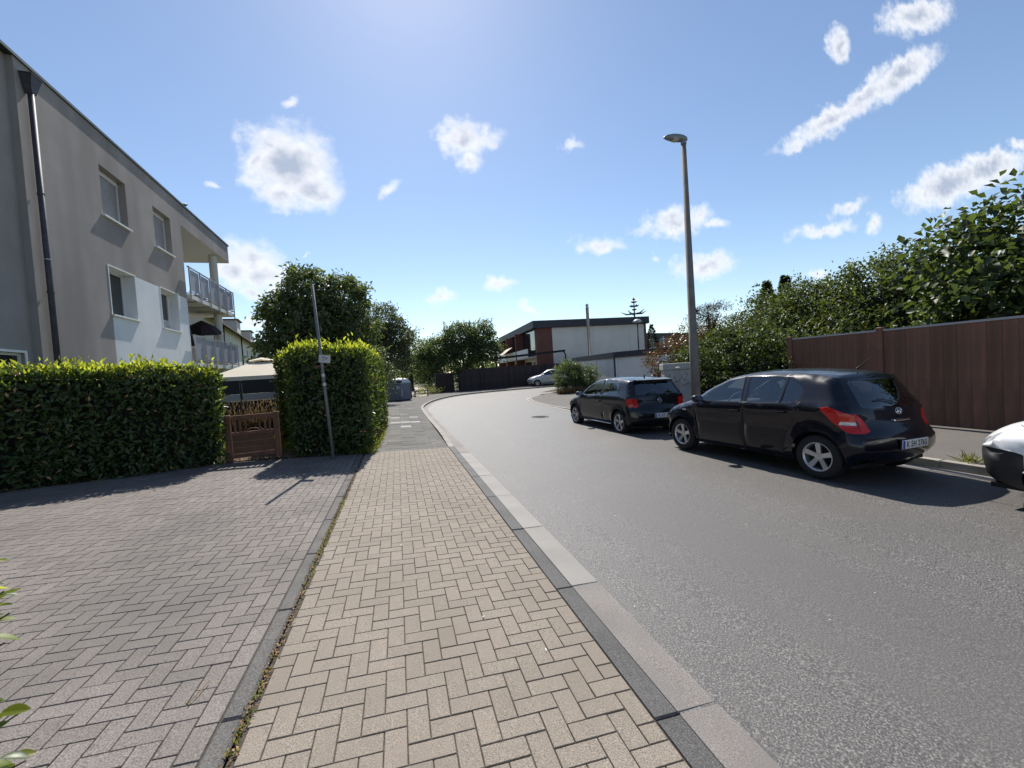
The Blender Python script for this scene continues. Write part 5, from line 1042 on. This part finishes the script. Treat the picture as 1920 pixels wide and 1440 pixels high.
    def emblem(s, z, kind, sz_=.05):
        x = s.at_profile(z); k = np.argmin(np.abs(s.P[:, 0]-x)+np.abs(s.P[:, 1]-z)); tl = math.atan2(s.N[k, 1], s.N[k, 0]); o = MB()
        a = 1.0 if kind == 'round' else 1.45
        o.tube([(sz_*a*math.cos(u), 0, sz_*math.sin(u)) for u in np.linspace(0, 2*PI, 33)], .0042, 6, False)
        if kind == 'round': o.tube([(-.03, 0, .038), (-.012, 0, -.002), (0, 0, .012), (.012, 0, -.002), (.03, 0, .038)], .0045, 5).tube([(-.042, 0, .022), (-.022, 0, -.042), (0, 0, .0), (.022, 0, -.042), (.042, 0, .022)], .0045, 5)
        else: o.tube([(-.035, 0, -.04), (-.012, 0, .042)], .006, 6).tube([(.012, 0, -.042), (.035, 0, .04)], .006, 6).tube([(-.03, 0, -.012), (.0, 0, .004), (.03, 0, .012)], .006, 6)
        q = o.build('emblem', 'chrome', s.t, True); q.location = (0, s.ra-x-.014, z); q.rotation_euler = (-tl, 0, 0)
G_ = 'carglass'
MATS = {'glass_f': (G_, 'side_window', 'door_f'), 'glass_r': (G_, 'side_window', 'door_r'), 'glass_q': (G_, 'quarter_window', None), 'door_f': (None, 'door', None), 'door_r': (None, 'door', None), 'windscreen': (G_, 'windscreen', None),
        'rear_window': (G_, 'rear_window', None), 'tail': ('red', 'tail_lamp', None), 'tail_c': ('clearlens', 'reversing_lamp', None), 'tail_s': ('red', 'tail_lamp', None), 'tail_sc': ('clearlens', 'reversing_lamp', None), 'head': ('clearlens', 'headlamp', None), 'head_s': ('clearlens', 'headlamp', None),
        'pillar': ('paint_black', 'pillar_trim', None), 'cladding': ('plastic', 'bumper', None), 'cladding_s': ('plastic', 'bumper', None), 'reflector': ('red', 'reflector', None), 'tailgate': (None, 'tailgate', None), 'bonnet': (None, 'bonnet', None), 'spoiler': (None, 'roof_spoiler', None), 'indicator': ('clearlens', 'indicator_lamp', None), 'trim': ('black', 'window_trim', None)}
# profile points: (along, height, edge drop, edge radius)
I_PROF = [(.16, .2, .20, .16), (.05, .32, .26, .2), (.0, .5, .28, .24), (.05, .66, .24, .22), (.2, .78, .14, .16), (.5, .895, .08, .12), (.98, 1.02, .05, .10), (1.35, 1.23, .05, .07), (1.75, 1.41, .05, .07), (2.15, 1.475, .045, .07), (2.6, 1.487, .045, .07), (3.05, 1.465, .045, .07), (3.42, 1.41, .05, .07), (3.5, 1.36, .06, .09), (3.66, 1.14, .09, .13), (3.76, .95, .09, .13), (3.81, .76, .09, .14), (3.9, .66, .11, .14), (3.94, .5, .11, .14), (3.9, .33, .1, .13), (3.8, .24, .1, .12)]
I20 = dict(profile=I_PROF, W=.85, plan=([0, .5, 1.2, 2.8, 3.4, 3.94], [.93, .985, 1, 1, 1, .98]), belt=([0, 1.1, 3.1, 3.94], [.9, .93, 1.0, 1.0]), tumble=.44, rear_axle=3.3, front_axle=.775, tyre=.3, arch=.345, rim=.2, spokes=5, spoke_w=.034, sill=.2, mirror=(1.33, .95), seat=2.05, dash=1.05,
           side=[('glass_f', [(1.24, .975), (1.52, 1.19), (1.78, 1.325), (2.06, 1.375), (2.1, .985)], .03), ('glass_r', [(2.22, .99), (2.17, 1.378), (2.5, 1.385), (2.78, 1.36), (2.74, 1.01)], .03), ('glass_q', [(2.80, 1.015), (2.83, 1.355), (2.97, 1.30), (3.09, 1.19), (3.02, 1.06), (2.92, 1.02)], .035),
                 ('pillar', [(2.105, .985), (2.065, 1.39), (2.165, 1.39), (2.215, .99)], .004), ('pillar', [(2.75, 1.0), (2.79, 1.38), (2.82, 1.38), (2.79, 1.0)], .004),
                 ('tail_sc', [(3.585, .765), (3.6, .80), (3.74, .79), (3.77, .75)], .01), ('tail_s', [(3.35, .97), (3.47, .99), (3.66, .91), (3.85, .75), (3.83, .645), (3.68, .665), (3.5, .80)], .04), ('head_s', [(.06, .60), (.12, .75), (.55, .845), (.5, .78), (.28, .64)], .03), ('indicator', [(.82, .77), (.82, .8), (.92, .8), (.92, .77)], .01),
                 ('door_f', [(1.16, .24), (1.14, .93), (1.2, .97), (1.5, 1.205), (1.77, 1.345), (2.1, 1.4), (2.15, 1.4), (2.17, .97), (2.16, .24)], .03), ('door_r', [(2.165, .24), (2.175, .97), (2.155, 1.4), (2.5, 1.405), (2.8, 1.385), (2.99, 1.315), (3.11, 1.19), (3.06, 1.0), (2.96, .72), (2.86, .55), (2.8, .24)], .03)],
           handles={'door_f': (1.95, .84), 'door_r': (2.74, .875)}, seams=[[(1.16, .22), (1.13, .93), (1.2, .97)], [(2.162, .22), (2.17, .98)], [(2.8, .24), (2.86, .55), (2.97, .72), (3.07, 1.0), (3.115, 1.19)], [(1.16, .235), (2.8, .235)]],
           strip=[('windscreen', [(6.05, -.9), (6.05, .9), (8.0, .93), (8.0, -.93)], .06), ('rear_window', [(13.15, -.86), (13.15, .86), (14.75, .8), (14.95, .6), (15.0, 0), (14.95, -.6), (14.75, -.8)], .05), ('head', [(3.1, -.97), (3.3, -.66), (4.6, -.8), (4.9, -.98)], .03), ('head', [(3.1, .97), (3.3, .66), (4.6, .8), (4.9, .98)], .03),
                  ('tail', [(15.1, -.995), (15.3, -.92), (15.7, -.85), (16.35, -.82), (16.4, -.995)], .02), ('tail', [(15.1, .995), (15.3, .92), (15.7, .85), (16.35, .82), (16.4, .995)], .02)], mats=MATS)
c1 = Car('parked_car', 'glossy black five door hatchback parked in front of the board fence, nearer of two', (6.29, 4.31, -.163), rad(4), .02, I20, 'paint_black', group='cars parked along the kerb')
c1.plate(.5, 'K SH 2765'); c1.emblem(.9, 'oval', .042)
def rear_trim(c, zc, w): x = c.at_profile(zc); MB().box(-w, w, c.ra-x-.03, c.ra-x+.02, zc-.012, zc+.012).build('tailgate_handle', 'chrome', c.t, bevel=.006)
rear_trim(c1, .79, .16)
def wiper(c, z0, z1): x0, x1 = c.at_profile(z0), c.at_profile(z1); MB().tube([(0, c.ra-x0-.02, z0), (-.2, c.ra-x1-.02, z1), (-.32, c.ra-x1-.015, z1+.01)], .008, 5).build('rear_wiper', 'black', c.t)
wiper(c1, 1.0, 1.06)
MB().tube([(0, -.02+.0, 1.462), (0, -.06, 1.5), (0, -.2, 1.62)], [.018, .008, .004], 6).build('antenna', 'black', c1.t)
P_PROF = [(.14, .18, .18, .16), (.04, .3, .24, .2), (.0, .48, .25, .22), (.04, .62, .22, .2), (.16, .73, .12, .14), (.5, .86, .07, .11), (1.02, .985, .05, .1), (1.4, 1.2, .05, .06), (1.8, 1.385, .05, .06), (2.2, 1.44, .045, .06), (2.6, 1.452, .045, .06), (3.05, 1.435, .045, .06), (3.5, 1.385, .045, .06), (3.58, 1.33, .06, .08), (3.72, 1.1, .06, .08), (3.79, .95, .06, .09), (3.82, .78, .09, .12), (3.92, .64, .13, .16), (3.96, .46, .14, .17), (3.92, .3, .12, .15), (3.84, .2, .12, .12)]
POLO = dict(I20, profile=P_PROF, W=.835, belt=([0, 1.1, 3.1, 3.96], [.88, .91, .95, .96]), tumble=.40, rear_axle=3.24, front_axle=.77, rim=.215, spokes=5, spoke_w=.014, tyre=.3, mirror=(1.36, .92), rimmat='alloy',
            side=[('glass_f', [(1.26, .945), (1.55, 1.165), (1.82, 1.3), (2.1, 1.35), (2.3, 1.355), (2.36, .965)], .03), ('glass_q', [(2.44, .97), (2.38, 1.355), (2.8, 1.35), (3.08, 1.31), (3.2, 1.0), (3.12, .98)], .03), ('pillar', [(2.365, .96), (2.305, 1.365), (2.375, 1.365), (2.435, .965)], .004),
                  ('tail_s', [(3.62, .92), (3.84, .92), (3.86, .72), (3.66, .71)], .03), ('head_s', [(.05, .58), (.1, .7), (.5, .8), (.45, .72), (.25, .6)], .03), ('trim', [(.92, .74), (.92, .765), (1.0, .765), (1.0, .74)], .004),
                  ('door_f', [(1.18, .22), (1.16, .9), (1.22, .94), (1.53, 1.18), (1.81, 1.318), (2.1, 1.37), (2.34, 1.375), (2.42, .95), (2.46, .7), (2.44, .22)], .03)],
            handles={'door_f': (2.2, .8)}, seams=[[(1.18, .2), (1.15, .9), (1.22, .94)], [(2.44, .2), (2.46, .7), (2.42, .96)], [(1.18, .225), (2.44, .225)]],
            strip=[('windscreen', [(6.05, -.9), (6.05, .9), (8.0, .93), (8.0, -.93)], .06), ('rear_window', [(13.1, -.88), (13.1, .88), (14.55, .88), (14.6, .0), (14.55, -.88)], .05), ('head', [(3.1, -.97), (3.3, -.62), (4.6, -.74), (4.9, -.98)], .03), ('head', [(3.1, .97), (3.3, .62), (4.6, .74), (4.9, .98)], .03), ('tail', [(15.15, -.995), (15.15, -.82), (16.2, -.83), (16.25, -.995)], .03), ('tail', [(15.15, .995), (15.15, .82), (16.2, .83), (16.25, .995)], .03)])
c2 = Car('parked_car', 'dark three door hatchback with split spoke wheels parked ahead of the nearer black car', (6.24, 9.41, -.235), rad(2), .025, POLO, 'paint_black2', group='cars parked along the kerb')
c2.plate(.5, 'K UT 139'); c2.emblem(.86, 'round', .055); wiper(c2, 1.0, 1.04)
MB().tube([(0, .02, 1.43), (0, -.02, 1.49)], [.025, .008], 6).build('antenna', 'black', c2.t)
sp_ = MB(); sp_.add([(-.5, c2.ra-3.42, 1.402), (.5, c2.ra-3.42, 1.402), (.53, c2.ra-3.64, 1.365), (-.53, c2.ra-3.64, 1.365), (.53, c2.ra-3.63, 1.335), (-.53, c2.ra-3.63, 1.335)], [(3, 2, 1, 0), (3, 5, 4, 2)]); sp_.build('roof_spoiler', 'paint_black2', c2.t)
for sd_ in (-1, 1): MB().tube([(sd_*.815, c2.ra-1.15, .235), (sd_*.815, c2.ra-2.85, .235)], .016, 6).build('sill_trim', 'chrome', c2.t, True)
V_PROF = [(.12, .2, .12, .13), (.04, .33, .14, .15), (.0, .52, .15, .16), (.03, .66, .14, .15), (.13, .77, .12, .14), (.33, .865, .08, .12), (.85, 1.0, .06, .12), (1.25, 1.36, .05, .08), (1.65, 1.72, .05, .08), (2.0, 1.8, .05, .08), (2.8, 1.83, .05, .08), (3.6, 1.83, .05, .08), (4.2, 1.8, .05, .08), (4.3, 1.7, .06, .08), (4.35, 1.2, .06, .08), (4.38, .8, .07, .1), (4.42, .55, .08, .12), (4.4, .3, .08, .12), (4.3, .22, .08, .1)]
VAN = dict(I20, profile=V_PROF, W=.87, plan=([0, .5, 1.2, 3.4, 4.4], [.95, .99, 1, 1, .97]), belt=([0, 1.1, 4.4], [.95, 1.0, 1.05]), tumble=.2, rear_axle=3.6, front_axle=.86, tyre=.31, arch=.36, rim=.2, mirror=(1.35, 1.02), seat=2.0, dash=.95,
           side=[('glass_f', [(1.25, 1.05), (1.5, 1.38), (1.7, 1.56), (2.05, 1.6), (2.1, 1.07)], .03), ('head_s', [(.03, .63), (.06, .73), (.17, .79), (.36, .8), (.3, .7), (.2, .635)], .03), ('cladding_s', [(.0, .15), (-.3, .3), (-.3, .61), (.02, .62), (.45, .6), (.52, .58), (.55, .1)], .02), ('cladding_s', [(3.2, .1), (3.2, .55), (4.6, .6), (4.6, .1)], .02), ('door_f', [(1.28, .24), (1.22, 1.0), (1.3, 1.08), (1.5, 1.42), (1.72, 1.62), (2.1, 1.66), (2.2, 1.0), (2.2, .24)], .03)],
           handles={'door_f': (2.0, .95)}, seams=[[(2.2, .22), (2.2, 1.0)], [(1.28, .22), (1.22, 1.0)], [(.5, .88), (.6, .62)]],
           strip=[('windscreen', [(6.05, -.92), (6.05, .92), (8.0, .94), (8.0, -.94)], .06), ('rear_window', [(13.1, -.86), (13.1, .86), (14, .86), (14, -.86)], .05), ('head', [(3.05, -.99), (3.2, -.8), (4.0, -.84), (4.3, -.99)], .03), ('head', [(3.05, .99), (3.2, .8), (4.0, .84), (4.3, .99)], .03), ('cladding', [(0, -1.0), (0, 1.0), (2.75, 1.0), (2.75, -1.0)], .01), ('cladding', [(16.2, -1.0), (16.2, 1.0), (18, 1.0), (18, -1.0)], .01)])
c3 = Car('parked_car', 'white car with black plastic bumper, only its front corner in view at the right edge', (7.0, -.47, -.175), rad(3), .02, VAN, 'paint_white', group='cars parked along the kerb')
SILV = dict(I20, rimmat='alloy')
c4 = Car('parked_car', 'silver car parked far away before the dark fence, half behind the round bush', (14.6, 35.0, .0), rad(82), 0, SILV, 'paint_silver', 0, group='cars parked along the kerb')
